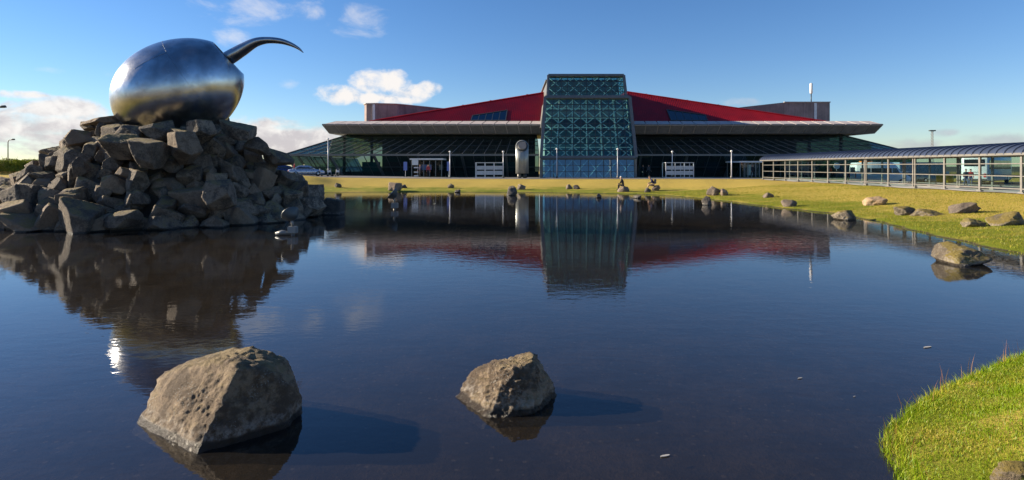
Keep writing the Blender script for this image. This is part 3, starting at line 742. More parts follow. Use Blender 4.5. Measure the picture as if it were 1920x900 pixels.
# border frames
def border(name, q, wd, dp, mat):
    q = [Vector(p) for p in q]; n = (q[1] - q[0]).cross(q[3] - q[0]).normalized(); b = MB()
    for i in range(4): b.bar(q[i], q[(i + 1) % 4], wd, dp + .013 * i, n)
    return b.build(name, mat, term)
border('tower_border', [at(1014.5, 296, Yb), at(1192.5, 296, Yb), at(1180.5, 183, Yt), at(1022, 183, Yt)], .42, .5, M_TRIM)
border('tower_border', [at(1027.5, 182, Yt + .9), at(1174, 182, Yt + .9), at(1169.5, 142, Yu), at(1028, 142, Yu)], .36, .46, M_TRIM)
b = MB()
for px in (1014, 1191.5): p = at(px, 300, Yb - .25); b.box(p.x - .16, p.x + .16, Yb - .42, Yb - .02, ZB, p.z + .1)
b.build('tower_base_border', M_TRIM, term)
# tower sides: glass first, cladding behind, roof
def side_x(px, Y): return at(px, 0, Y).x
xl0, xr0 = qm[0].x, qm[1].x; xl1, xr1 = qm[3].x, qm[2].x; zm0, zm1 = qm[0].z, qm[3].z
xu0, xu1, zu0, zu1 = qu[3].x, qu[2].x, qu[0].z, qu[2].z
for sx, (xb, xt) in ((-1, (xl0, xl1)), (1, (xr0, xr1))):
    q = [V(xb, Yb + 5.5, zm0), V(xb, Yb + .1, zm0), V(xt, Yt + .1, zm1), V(xt, Yt + 5.5, zm1)]
    if sx > 0: q = [q[1], q[0], q[3], q[2]]
    glazing('tower_side_glazing', 'side_pane', q, 4, 9, G_TOWER, M_FRAME, .09, .1, term)
    q = [V(xb, Yb + 3.2, ZB), V(xb, Yb - .2, ZB), V(xb, Yb - .2, zm0 - .2), V(xb, Yb + 3.2, zm0 - .2)]
    if sx > 0: q = [q[1], q[0], q[3], q[2]]
    glazing('tower_side_glazing', 'side_pane', q, 3, 3, G_LOW, M_FRAME, .08, .1, term)
    xe = (xu0, xu1)[sx > 0]; xe0 = (qu[0].x, qu[1].x)[sx > 0]
    q = [V(xe0, Yu + 4.5, zu0), V(xe0, Yt + 1.0, zu0), V(xe, Yu + .1, zu1), V(xe, Yu + 4.5, zu1)]
    if sx > 0: q = [q[1], q[0], q[3], q[2]]
    glazing('tower_side_glazing', 'side_pane', q, 4, 4, G_TOWER, M_FRAME, .09, .1, term)
b = MB()
b.hexa([V(xl0, Yb + 5.6, 8.2), V(xr0, Yb + 5.6, 8.2), V(xr0, 118, 8.2), V(xl0, 118, 8.2)], [V(xl1, Yt + 5.6, zm1), V(xr1, Yt + 5.6, zm1), V(xr1, 118, zm1), V(xl1, 118, zm1)])
b.build('tower_body', M_TRIM, term)
b = MB(); b.hexa([V(qu[0].x, Yu + 4.6, zm1 + .01), V(qu[1].x, Yu + 4.6, zm1 + .01), V(qu[1].x, 118, zm1 + .01), V(qu[0].x, 118, zm1 + .01)],
                 [V(xu0, Yu + 4.6, zu1 - .1), V(xu1, Yu + 4.6, zu1 - .1), V(xu1, 118, zu1 - .1), V(xu0, 118, zu1 - .1)])
b.build('tower_upper_body', M_TRIM, term)
b = MB(); b.box(xu0 - .25, xu1 + .25, Yu + 4.6, 118.2, zu1 + .06, zu1 + .22); b.build('tower_roof', M_TRIM, term)
glazing('tower_roof_glazing', 'roof_light', [V(xu0, Yu + .1, zu1 + .1), V(xu1, Yu + .1, zu1 + .1), V(xu1, Yu + 4.5, zu1 + .1), V(xu0, Yu + 4.5, zu1 + .1)], 6, 2, G_TOWER, M_FRAME, .1, .12, term)
b = MB(); b.hexa([V(xl1 - .2, Yt - .1, zm1 + .14), V(xr1 + .2, Yt - .1, zm1 + .14), V(xr1 + .2, Yt + 1.2, zm1 + .14), V(xl1 - .2, Yt + 1.2, zm1 + .14)],
                 [V(xl1 - .2, Yt - .1, zm1 + .3), V(xr1 + .2, Yt - .1, zm1 + .3), V(xr1 + .2, Yt + 1.2, zm1 + .3), V(xl1 - .2, Yt + 1.2, zm1 + .3)])
b.build('tower_ledge', M_TRIM, term)
b = MB(); b.box(xl0 - .3, xr0 + .3, Yb - .35, Yb + .5, zm0 - .26, zm0 - .06); b.build('tower_band', M_FRAME, term)
# bracing behind the glass
def brace_field(q, ncol, nrow, off, r, side=False):
    q = [Vector(p) for p in q]; n = (q[1] - q[0]).cross(q[3] - q[0]).normalized()
    q = [p - n * off for p in q]
    for j in range(nrow):
        for i in range(ncol):
            for (a, c) in (((i, j), (i + 1, j + 1)), ((i + 1, j), (i, j + 1))):
                p0 = bil(q, a[0] / ncol, a[1] / nrow); p1 = bil(q, c[0] / ncol, c[1] / nrow)
                MB().tube([p0, p1], r, 6).build('diagonal_brace', M_BRACE, term)
brace_field(qm, 6, 5, .55, .075)
brace_field(qu, 6, 2, .45, .05)
brace_field(qlo, 6, 1, .30, .085)
b = MB()
for i in range(7):
    p0, p1 = bil(qm, i / 6, 0), bil(qm, i / 6, 1); b.bar(p0 + V(0, 1.6, 0), p1 + V(0, 1.6, 0), .14, .14)
for j in range(1, 6):
    p0, p1 = bil(qm, 0, j / 6), bil(qm, 1, j / 6); b.bar(p0 + V(.2, 1.5, 0), p1 + V(-.2, 1.5, 0), .12, .12)
b.build('inner_frame', M_BRACE, term)
for z in (zm0 + .1, zm0 + 3.0, zm0 + 5.6):
    MB().box(xl1 + .2, xr1 - .2, Yt + .6, Yt + 5.4, z, z + .25).build('tower_floor', M_INT_FLOOR, term)
MB().box(xl1 + .1, xr1 - .1, Yt + 5.42, Yt + 5.55, ZB, zm1 - .1).build('tower_back_wall', plain('atrium_wall', (0.15, 0.28, 0.31), .7, var=.3, vscale=.5), term)
MB().box(xl0 + .2, xr0 - .2, Yb, Yb + 12, ZB - .05, ZB + .16).build('tower_ground_floor', M_INT_FLOOR, term)

# --- wings: fascia panels, glass skirt, leaning wall, interior
E_Y, E_Z = 82.5, 4.27           # skirt eave
T_Y, T_Z = 89.2, 7.45           # skirt top under the soffit
def wing(side):
    if side < 0:
        xe0, xe1 = -32.9, xl0 - .25; xt0 = -25.7; fx = (630, 603, 617); f1 = 1019
        ncol, npan = 23, 18
    else:
        xe0, xe1 = 59.0, xr0 + .25; xt0 = 51.6; fx = (1632, 1657, 1640); f1 = 1186
        ncol, npan = 25, 20
    # fascia: top back edge, lip, bottom edge; joined by separate precast panels
    tb = lambda u: lerp(at(fx[0], 227, 88.3), at(f1, 227, 88.3), u)
    lp = lambda u: lerp(at(fx[1], 233.6, 85.5), at(f1 + side * 2, 234, 85.5), u)
    bo = lambda u: lerp(at(fx[2], 250.5, 87.0), at(f1, 251, 87.0), u)
    for i in range(npan):
        u0, u1 = i / npan, (i + 1) / npan; g_ = 0.075 / 37
        u0 += g_; u1 -= g_; dj = V(0, random.uniform(-.012, .012), 0)
        q = [bo(u0) + dj, bo(u1) + dj, lp(u1) + dj, lp(u0) + dj]
        if side > 0: q = [q[1], q[0], q[3], q[2]]
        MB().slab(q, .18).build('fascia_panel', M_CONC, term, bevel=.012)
        q = [lp(u0) + V(0, .03, .03) + dj, lp(u1) + V(0, .03, .03) + dj, tb(u1), tb(u0)]
        if side > 0: q = [q[1], q[0], q[3], q[2]]
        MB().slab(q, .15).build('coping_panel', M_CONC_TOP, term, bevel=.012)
    # solid behind the panels, with the raked end
    b = MB()
    A = [tb(0), lp(0) + V(-side * .35, .09, 0), bo(0) + V(-side * .2, .09, 0.03), V(tb(0).x, 92, bo(0).z + .03), V(tb(0).x, 92, tb(0).z - .1)]
    Bq = [tb(1), lp(1) + V(0, .09, 0), bo(1) + V(0, .09, .03), V(tb(1).x, 92, bo(1).z + .03), V(tb(1).x, 92, tb(1).z - .1)]
    A[0] = A[0] + V(0, 0, -.17); Bq[0] = Bq[0] + V(0, 0, -.17)
    b.loft([A, Bq]); b.build('fascia_core', M_CONC_TOP, term)
    # raked end: returns along the side of the building
    b = MB(); e = [tb(0), lp(0), bo(0)]; ey = [V(p.x, 122, p.z) for p in e]
    b.loft([[e[0] + V(side * .0, 0, 0), e[1], e[2], V(e[0].x - side * 1.5, e[0].y, e[2].z), V(e[0].x - side * 1.5, e[0].y, e[0].z)],
            [ey[0], ey[1], ey[2], V(e[0].x - side * 1.5, 122, e[2].z), V(e[0].x - side * 1.5, 122, e[0].z)]])
    b.build('fascia_end', M_CONC_TOP, term)
    b = MB(); b.box(min(xt0, xe1), max(xt0, xe1), 90.4, 122, 7.2, 9.2); b.build('roof_slab', M_CONC, term)
    # glass skirt
    sh = 0.9 * (-side)
    q = [V(xe0, E_Y, E_Z), V(xe1, E_Y, E_Z), V(xe1, T_Y, T_Z), V(xt0, T_Y, T_Z)]
    n = V(0, -(T_Z - E_Z), T_Y - E_Y).normalized()
    # mullions run at an even pitch, leaning inward like the real ones
    fb = MB(); pit = (xe1 - xe0) / ncol
    U = []
    for i in range(ncol + 1):
        xb = xe0 + pit * i; xtop = xb + (xt0 - xe0) * (1 - i / ncol) ** 1.0 * 1.0
        xtop = xb + (xt0 - xe0) * max(0.0, 1 - i / ncol)
        U.append((V(xb, E_Y, E_Z), V(xtop, T_Y, T_Z)))
    rows = [0, .2, .42, .64, .84, 1.0]
    for a, c in U: fb.bar(a, lerp(a, c, .74), .07, .10, n)
    fmat = M_FRAME_L
    fr_ = fb.build('skirt_mullions', M_GALV, term)
    fb = MB()
    for r_ in rows: fb.bar(lerp(U[0][0], U[0][1], r_), lerp(U[-1][0], U[-1][1], r_), .06, .07, n)
    fb.bar(U[0][0], U[0][1], .16, .16, n)
    fr2 = fb.build('skirt_purlins', M_FRAME, term)
    for i in range(ncol):
        for a, c in ((0, .2), (.2, 1.0)):
            pq = [lerp(*U[i], a), lerp(*U[i + 1], a), lerp(*U[i + 1], c), lerp(*U[i], c)]
            if side > 0: pq = [pq[1], pq[0], pq[3], pq[2]]
            MB().slab([p + n * random.uniform(-.01, .004) for p in pq], .02, n).build('skirt_pane', G_WING, fr_)
    b = MB(); b.bar(V(xe0, E_Y - .03, E_Z - .12), V(xe1, E_Y - .03, E_Z - .12), .2, .24); b.build('eave_beam', M_TRIM, term)
    # skirt on the end of the wing
    q = [V(xe0, 120, E_Z), V(xe0, E_Y, E_Z), V(xt0, T_Y, T_Z), V(xt0, 120, T_Z)]
    if side > 0: q = [q[1], q[0], q[3], q[2]]
    glazing('end_skirt', 'end_pane', q, 8, 2, G_WING, M_FRAME_L, .08, .1, term)
    # leaning glass wall below the eave
    wy = E_Y + 1.9; wxx = xe0 - side * 2.0
    q = [V(wxx, wy, ZB), V(xe1, wy, ZB), V(xe1, E_Y + .25, E_Z - .2), V(xe0 - side * .2, E_Y + .25, E_Z - .2)]
    if side > 0: q = [q[1], q[0], q[3], q[2]]
    glazing('leaning_wall', 'window', q, ncol, 2, G_WING, M_FRAME, .08, .12, term)
    b = MB()
    for i in range(0, ncol + 1, 4):
        u = i / ncol; b2 = MB(); a = lerp(V(wxx, wy - .1, ZB), V(xe1, wy - .1, ZB), u); c = lerp(V(xe0, E_Y + .12, E_Z - .2), V(xe1, E_Y + .12, E_Z - .2), u)
        b2.bar(a, c, .28, .34); b2.build('leaning_post', M_FRAME, term)
    q = [V(wxx, 120, ZB), V(wxx, wy, ZB), V(xe0 - side * .2, E_Y + .3, E_Z - .2), V(xe0 - side * .2, 120, E_Z - .2)]
    if side > 0: q = [q[1], q[0], q[3], q[2]]
    glazing('end_wall', 'end_window', q, 10, 2, G_WING, M_FRAME, .09, .12, term)
    # low plinth
    b = MB(); b.box(min(wxx, xe1), max(wxx, xe1), wy - .06, wy + .2, ZB - .5, 1.75); b.build('plinth', M_TRIM, term)
    # interior: floor, back wall with coloured panels, columns
    b = MB(); b.box(min(wxx, xe1), max(wxx, xe1), wy + .2, 120, ZB - .1, ZB + .15); b.build('hall_floor', M_INT_FLOOR, term)
    b = MB(); b.box(min(wxx + side * -9, xe1), max(wxx + side * -9, xe1), 96, 96.3, ZB + .15, 7.2); b.build('hall_back_wall', M_INT, term)
    cols = [(.22, .30, M_TEAL), (.32, .46, M_MAROON), (.48, .62, M_NAVY), (.80, .92, M_TEAL)] if side < 0 else [(.30, .36, M_TEAL), (.42, .5, M_MAROON), (.62, .68, M_NAVY)]
    for u0, u1, mm in cols:
        xa, xb = lerp(wxx, xe1, u0), lerp(wxx, xe1, u1)
        MB().box(min(xa, xb), max(xa, xb), 88.2, 88.4, 1.2, 3.2).build('hall_panel', mm, term)
    b = MB()
    for i in range(1, 8):
        xq = lerp(wxx, xe1, i / 8); b2 = MB(); b2.tube([(xq, 90, ZB + .15), (xq, 90, 7.3)], .25, 12); b2.build('hall_column', M_TRIM, term, True)
wing(-1); wing(1)

# --- red roof planes with standing seams, windows and vents
def red_roof(side):
    if side < 0: pts = [(692, 228), (1024, 228), (1025, 173)]; nr = 96; win = [(883, 227), (948, 227), (951, 208), (886, 218)]
    else: pts = [(1548, 228), (1180, 228), (1173, 172)]; nr = 104; win = [(1258, 227), (1326, 227), (1322, 217), (1250, 207)]
    Y0, Y1 = 88.6, 98.5
    def surf(px, py):           # point on the leaning red plane seen at a photo pixel
        u = (228 - py) / 56.0; return at(px, py, lerp(Y0, Y1, u))
    P = [surf(*p) for p in pts]
    n = (P[1] - P[0]).cross(P[2] - P[0]).normalized()
    if n.y > 0: n = -n
    b = MB()
    back = V(0, 30, 0)
    b.loft([[P[0], P[1], P[2]], [P[0] + back, P[1] + back, P[2] + back]]); rp = b.build('red_roof', M_RED, term)
    b = MB()
    for i in range(1, nr):
        u = i / nr; x = lerp(P[0], P[1], u); topx = lerp(P[0], P[2], u)
        if (topx - x).length < .25: continue
        b.bar(x + n * .02, topx + n * .02, .05, .07, n)
    b.build('standing_seams', M_RED, term)['kind'] = 'stuff'
    b = MB(); b.bar(P[0] + n * .05, P[2] + n * .05, .22, .16, n); b.build('ridge_flashing', M_RED, term)
    def on_plane(px, py):
        d_ = at(px, py, 1.0) - V(0, 0, CAM_H); c_ = V(0, 0, CAM_H); return c_ + d_ * ((P[0] - c_).dot(n) / d_.dot(n))
    W = [on_plane(*p) + n * .12 for p in win]
    fr_ = MB()
    for i in range(4): fr_.bar(W[i], W[(i + 1) % 4], .12, .14 + .01 * i, n)
    for i in range(1, 5): u = i / 5; fr_.bar(lerp(W[0], W[1], u), lerp(W[3], W[2], u), .08, .1, n)
    f_ = fr_.build('roof_window', M_FRAME, term)
    for i in range(5):
        pq = [lerp(W[0], W[1], (i + .04) / 5), lerp(W[0], W[1], (i + .96) / 5), lerp(W[3], W[2], (i + .96) / 5), lerp(W[3], W[2], (i + .04) / 5)]
        MB().slab(pq, .03, n).build('roof_pane', G_ROOFWIN, f_)
    for u in (.35, .5, .66, .88):
        p = lerp(P[0], P[2], u) + V(0, 1.0, 0); MB().tube([p + V(0, 0, -.5), p + V(0, 0, .32), p + V(0, 0, .34)], [.12, .12, .2], 10).build('roof_vent', M_FRAME, term, True)
red_roof(-1); red_roof(1)

# --- weathered concrete stair drums behind the roof
def drum(side):
    if side < 0: ptop = [(685, 194.5, 104), (700, 194.5, 101), (745, 195.5, 102), (840, 206, 111)]
    else: ptop = [(1550, 192, 101), (1498, 192, 100), (1470, 192, 100), (1398, 200, 100)]
    zt = at(*ptop[1]).z
    pl = [(at(px, 0, Y).x, Y) for px, _, Y in ptop]
    if side < 0: outline = [(pl[0][0], 118), (pl[0][0], 104.0), (pl[0][0] + .25, 102.4), (pl[0][0] + .9, 101.3), (pl[1][0] + .5, 101.0), pl[2], pl[3], (pl[3][0], 118)]
    else: outline = [(pl[0][0], 118), (pl[0][0], 101.0), (pl[0][0] - .12, 100.3), (pl[0][0] - .7, 100.05), pl[1], pl[2], pl[3], (pl[3][0], 118)]
    b = MB(); b.poly([(x, y, 7) for x, y in outline], (0, 0, zt - 7)) if side < 0 else b.poly([V(pl[3][0] - 6, 100, 7), V(pl[3][0] - 6, 100, zt - 1.5), V(pl[3][0], 100, zt - .75), V(pl[2][0], 100, zt), V(pl[0][0], 100, zt), V(pl[0][0], 100, 7)], (0, 18, 0)); dr = b.build('concrete_drum', M_CONC_DRUM, term)
    b = MB()
    for (xa, ya), (xb, yb) in (zip(outline[:-1], outline[1:]) if side < 0 else [(outline[0], (pl[0][0], 100)), ((pl[0][0], 100), pl[2])]): b.bar((xa, ya, zt + .06), (xb, yb, zt + .06), .34, .14)
    b.build('drum_coping', M_CONC_TOP, term)
    pxs = 701 if side < 0 else 1529; Y = 100.9 if side < 0 else 99.95; p = at(pxs, 210, Y)
    MB().box(p.x - .22, p.x + .22, Y - .05, Y + .2, 7.2, zt - .1).build('pale_downpipe', M_POLE, term)
drum(-1); drum(1)
b0 = at(1521, 192, 101.5); ant = empty('antenna', (b0.x, b0.y, b0.z), 'white cylindrical antenna on a short mast above the right concrete drum', 'antenna')
MB().tube([b0 + V(0, 0, -.4), b0 + V(0, 0, 1.6)], .09, 10).build('mast', M_FRAME, ant, True)
MB().tube([b0 + V(0, 0, 1.55), b0 + V(0, 0, 1.65), b0 + V(0, 0, 3.35), b0 + V(0, 0, 3.45)], [.14, .24, .24, .1], 14).build('radome', M_WHITE, ant, True)

# ------------------------------------------------------------------ glazed walkway
wk = empty('glass_walkway', (30, 46, 0.92), 'long glazed covered walkway with sky-tinted metal barrel roof right of the lawn', 'walkway')
WH, WW = 2.22, 3.2
def wp(y, off=0.0, z=0.0): return V(wx(y) + off, y, plateau(np.array([wx(y)]), np.array([y]))[0] + z)
ysp = [68 - 3.0 * i for i in range(16)]
for i, y in enumerate(ysp):
    for off in (0.0, WW):
        b = MB(); p = wp(y, off); q = wp(y, off, WH)
        if i in (7, 9, 14): b.bar(p + V(0, -.09, 0), q + V(0, -.09, 0), .10, .10); b.bar(p + V(0, .12, 0), q + V(0, .12, 0), .10, .10)
        else: b.bar(p, q, .10, .13)
        b.box(p.x - .10, p.x + .10, p.y - .16, p.y + .16, p.z, p.z + .14)
        b.build('post', M_GALV, wk)
    # arch
    pts = [wp(y, WW / 2 - WW / 2 * math.cos(a), WH + .62 * math.sin(a)) for a in np.linspace(0, math.pi, 13)]
    MB().tube(pts, .045, 6).build('arch', M_GALV, wk, True)
for i in range(len(ysp) - 1):
    ya, yb = ysp[i], ysp[i + 1]
    for off in (0.0, WW):
        for z, th_ in ((.30, .07), (1.02, .055), (1.74, .055), (WH, .10)):
            MB().bar(wp(ya, off, z), wp(yb, off, z), th_, th_).build('rail', M_GALV, wk)
        for z0, z1 in ((.34, 1.0), (1.05, 1.72), (1.77, WH - .06)):
            if off == 0 and i == 8: continue
            q = [wp(ya - .08, off, z0), wp(yb + .08, off, z0), wp(yb + .08, off, z1), wp(ya - .08, off, z1)]
            MB().slab(q, .012).build('pane', G_CLEAR, wk)
# roof in ribbed sheets
yy0 = 68.3; nsh = 76
for i in range(nsh):
    ya, yb = yy0 - i * .60, yy0 - (i + 1) * .60 + .03
    ring = lambda y, dr: [wp(y, WW / 2 - (WW / 2 + .22 + dr) * math.cos(a), WH + .07 + (.62 + dr) * math.sin(a)) for a in np.linspace(0, math.pi, 15)]
    r0, r1 = ring(ya, 0), ring(yb, 0); s0, s1 = ring(ya, .035), ring(yb, .035)
    b = MB(); k = 15
    b.add(s0 + s1 + r0 + r1, [(j, j + 1, k + j + 1, k + j) for j in range(k - 1)] + [(2 * k + j, 3 * k + j, 3 * k + j + 1, 2 * k + j + 1) for j in range(k - 1)])
    t0, t1 = ring(ya, .11), ring(ya - .05, .11); u1 = ring(ya - .05, .036); u0 = ring(ya, .036)
    b.add(t0 + t1 + u0 + u1, [(j, j + 1, k + j + 1, k + j) for j in range(k - 1)] + [(2 * k + j, 2 * k + j + 1, j + 1, j) for j in range(k - 1)] + [(k + j, k + j + 1, 3 * k + j + 1, 3 * k + j) for j in range(k - 1)])
    b.build('roof_sheet', M_ROOF_SKYTINT, wk, True)
for off in (-.24, WW + .24): MB().bar(wp(68.3, off, WH + .06), wp(22.8, off, WH + .06), .10, .13).build('gutter', M_GALV, wk)

# ------------------------------------------------------------------ things in front of the terminal
def lamp_pole(px, pyt, pyb, Y, lab, arm=0, grp='pale poles along the forecourt', r=.07):
    p = at(px, pyb, Y); zt = at(px, pyt, Y).z; z0 = gz(p.x, Y) + .02
    e = empty('lamp_pole', (p.x, Y, z0), lab, 'pole', grp)
    MB().tube([(p.x, Y, z0), (p.x, Y, zt)], [r, r * .7], 12).build('shaft', M_POLE, e, True)
    MB().tube([(p.x, Y, z0), (p.x, Y, z0 + .35)], [r * 2, r * 1.7], 12).build('base', M_GALV, e, True)
    MB().tube([(p.x, Y, zt - .02), (p.x, Y, zt + .06), (p.x, Y, zt + .20), (p.x, Y, zt + .24)], [.05, .15, .13, .04], 14).build('lamp_head', M_WHITE, e, True)
    return e
lamp_pole(615, 262, 327, 77, 'tall pale pole beside the silver sedan, left of all forecourt poles')
lamp_pole(843.5, 286, 331, 77, 'pale lamp pole at the right end of the entrance kiosk')
lamp_pole(943.5, 286, 332, 77, 'pale lamp pole between the left trolley shelter and the ventilation pipe')
lamp_pole(1044, 281, 333, 75, 'white pole in front of the left part of the glass tower', r=.06)
lamp_pole(1158, 281, 333, 75, 'white pole in front of the right edge of the glass tower', r=.06)
lamp_pole(1260.5, 286, 334, 77, 'pale lamp pole standing at the right trolley shelter')
lamp_pole(1371.5, 285, 335, 74, 'pale lamp pole left of the walkway end')

# ventilation pipe with a round tilted mouth
p = at(979, 331, 75.5); z0 = gz(p.x, p.y) + .02; pipe = empty('ventilation_pipe', (p.x, p.y, z0), 'thick grey metal ventilation pipe with a round tilted mouth left of the tower', 'pipe')
r = .86; zt = at(0, 268, 75.5).z; n = 40
tilt = math.tan(R(58))
zc = at(0, 274, 75.5).z
ringb = [V(p.x + r * math.cos(2 * math.pi * k / n), p.y + r * math.sin(2 * math.pi * k / n), z0 + .62) for k in range(n)]
ringt = [V(q.x, q.y, zc + (q.y - p.y) * tilt * .62) for q in ringb]
ringi = [V(p.x + (q.x - p.x) * .80, p.y + (q.y - p.y) * .80, zc + (q.y - p.y) * .80 * tilt * .62) for q in ringb]
ringj = [q + V(0, .35, -.3) for q in ringi]
MB().loft([ringb, ringt, ringi, ringj]).build('pipe_body', M_VENT, pipe, True)
MB().tube([(p.x - .38, p.y, z0), (p.x - .38, p.y, z0 + .62)], .26, 16).build('foot', M_GALV, pipe, True)
MB().tube([(p.x + .38, p.y, z0), (p.x + .38, p.y, z0 + .62)], .26, 16).build('foot', M_FRAME, pipe, True)
nn = Vector((0, -tilt * .62, 1)).normalized(); cc = V(p.x, p.y, zc) + nn * .06
aa = Vector((1, 0, 0)); bb_ = nn.cross(aa)
MB().loft([[cc + (aa * math.cos(2 * math.pi * k / n) * .60 + bb_ * math.sin(2 * math.pi * k / n) * .80) for k in range(n)], [cc + nn * .1 + (aa * math.cos(2 * math.pi * k / n) * .56 + bb_ * math.sin(2 * math.pi * k / n) * .74) for k in range(n)]]).build('mouth_cover', M_GALV, pipe)
MB().tube([cc + nn * .0 + (aa * math.cos(2 * math.pi * k / n) * .68 + bb_ * math.sin(2 * math.pi * k / n) * .92) for k in range(n + 1)], .06, 8, False).build('mouth_ring', M_FRAME, pipe, True)
for dxx in (-.42, .22): MB().bar((p.x + dxx, p.y - math.sqrt(r * r - dxx * dxx) - .02, z0 + 1.1), (p.x + dxx, p.y - math.sqrt(r * r - dxx * dxx) - .02, z0 + 2.7), .05, .04).build('seam', M_FRAME_L, pipe)

# trolley shelters
def shelter():
    e = empty('trolley_shelter', (0, 0, 0))
    Wd, D, Ht = 3.7, 1.7, 2.05
    for i, x in enumerate((-Wd / 2, -Wd / 6, Wd / 6, Wd / 2)):
        for y in (0, D): MB().bar((x, y, 0), (x, y, Ht), .09, .09).build('post', M_POLE, e)
    for z in (Ht, .06):
        b = MB(); b.bar((-Wd / 2, 0, z), (Wd / 2, 0, z), .08, .08); b.bar((-Wd / 2, D, z), (Wd / 2, D, z), .08, .08); b.bar((-Wd / 2, 0, z), (-Wd / 2, D, z), .075, .075); b.bar((Wd / 2, 0, z), (Wd / 2, D, z), .075, .075); b.build('frame', M_POLE, e)
    for i in range(3):
        x0, x1 = -Wd / 2 + i * Wd / 3 + .07, -Wd / 2 + (i + 1) * Wd / 3 - .07
        for z0_, z1_ in ((.42, .95), (1.12, 1.62)): MB().box(x0, x1, .02, .05, z0_, z1_).build('panel', M_TROL, e)
    MB().box(-Wd / 2 - .1, Wd / 2 + .1, -.1, D + .1, Ht + .045, Ht + .09).build('roof', G_CLEAR, e)
    for sx in (-1, 1): MB().box(sx * Wd / 2 - .01, sx * Wd / 2 + .01, .1, D - .1, .3, Ht - .1).build('side_pane', G_CLEAR, e)
    return e
M_TROL = plain('pale_panel', (0.45, 0.48, 0.50), .55, .1, var=.08)
sh1 = shelter(); sh2 = copy_tree(sh1)
for e, px, Y, lab in ((sh1, 917.5, 77.0, 'pale framed trolley shelter left of the glass tower beside the ventilation pipe'), (sh2, 1274.5, 76.0, 'pale framed trolley shelter right of the glass tower')):
    x = at(px, 0, Y).x; e.location = (x, Y, gz(x, Y) + .03); tag(e, lab, 'shelter', 'trolley shelters')

# entrance kiosk left
def kiosk(px0, px1, Y, pyt, lab):
    x0, x1 = at(px0, 0, Y).x, at(px1, 0, Y).x; xm = (x0 + x1) / 2; z0 = gz(xm, Y) + .03; zt = at(0, pyt, Y).z
    e = empty('entrance_kiosk', (xm, Y, z0), lab, 'kiosk')
    MB().box(x0 - .25, x1 + .25, Y - .3, Y + 5.0, zt - .12, zt + .08).build('roof', M_WHITE, e)
    for x in np.linspace(x0, x1, 6): MB().bar((x, Y, z0), (x, Y, zt - .12), .1, .1).build('post', M_FRAME_L, e)
    for x in (x0, x1): MB().bar((x, Y + 4.7, z0), (x, Y + 4.7, zt - .12), .1, .1).build('post', M_FRAME_L, e)
    xs_ = np.linspace(x0, x1, 6)
    for i in range(5): MB().box(xs_[i] + .06, xs_[i + 1] - .06, Y - .01, Y + .01, z0 + .08, zt - .2).build('pane', G_CLEAR, e)
    for x in (x0, x1): MB().box(x - .01, x + .01, Y + .1, Y + 4.6, z0 + .08, zt - .2).build('pane', G_CLEAR, e)
    return e, x0, x1, z0, zt
e, x0, x1, z0, zt = kiosk(772, 828, 79.5, 298, 'white roofed glass entrance kiosk left of the terminal middle')
MB().box(x0 + .1, x0 + .95, 79.2, 79.35, zt - .85, zt - .14).build('sign_board', M_WHITE, e)
for z_ in (.1, .62, 1.25): MB().box(x0 + .35, x0 + .95, 79.22, 79.34, z0 + z_, z0 + z_ + .16).build('board', M_WHITE, e)
for a, c, m_ in ((1.15, 1.95, M_BANNER), (2.2, 2.55, M_BANNER), (3.6, 4.2, M_TRIM)): MB().box(x0 + a, x0 + c, 81.0, 81.05, z0 + 1.0, z0 + 1.75).build('poster', m_, e)
e, x0, x1, z0, zt = kiosk(1388, 1424, 78.5, 303, 'glass entrance kiosk with white roof at the far end of the walkway')
MB().box(x1 - 1.0, x1 - .1, 80.2, 80.3, z0 + .3, z0 + 1.8).build('poster', M_WHITE, e)
def banner(px, py, Y, wd, ht, mt, lab):
    p = at(px, py, Y); z0 = gz(p.x, Y) + .03; e = empty('banner_stand', (p.x, Y, z0), lab, 'banner')
    MB().box(p.x - wd / 2, p.x + wd / 2, Y, Y + .05, z0 + .9, z0 + .9 + ht).build('banner', mt, e)
    MB().tube([(p.x, Y + .08, z0), (p.x, Y + .08, z0 + .9 + ht)], .03, 8).build('post', M_POLE, e)
    MB().box(p.x - .2, p.x + .2, Y - .1, Y + .3, z0, z0 + .06).build('foot', M_FRAME, e)
banner(760, 310, 79.5, .5, 1.2, M_BANNER, 'blue banner stand left of the entrance kiosk')
banner(841, 310, 79.5, .45, 1.3, M_BANNER, 'blue banner stand right of the entrance kiosk')

# luggage trolleys near the sedan
def trolley():
    e = empty('luggage_trolley', (0, 0, 0))
    b = MB(); b.bar((-.3, 0, .22), (.55, 0, .22), .5, .04); b.build('deck', M_GALV, e)
    b = MB(); b.tube([(-.35, -.26, .2), (-.48, -.26, .98), (-.48, .26, .98), (-.35, .26, .2)], .025, 8); b.build('handle', M_POLE, e, True)
    b = MB(); b.box(-.44, -.38, -.24, .24, .55, .82); b.build('basket', M_WHITE, e)
    for x, y in ((-.25, -.22), (-.25, .22), (.48, 0)): MB().tube([(x, y - .025, .09), (x, y + .025, .09)], .09, 12).build('wheel', M_BLACK, e, True)
    return e
tr0 = trolley()
for i, (px, Y, rz, lab) in enumerate(((607, 76.3, .2, 'empty luggage trolley just behind the tall pole by the sedan'), (620, 76.0, 1.4, 'luggage trolley right beside the tall pole by the sedan'), (629, 76.2, 2.6, 'luggage trolley farthest right of the three by the tall pole'))):
    e = tr0 if i == 0 else copy_tree(tr0)
    x = at(px, 0, Y).x; e.location = (x, Y, gz(x, Y) + .03); e.rotation_euler = (0, 0, rz); tag(e, lab, 'trolley', 'luggage trolleys')

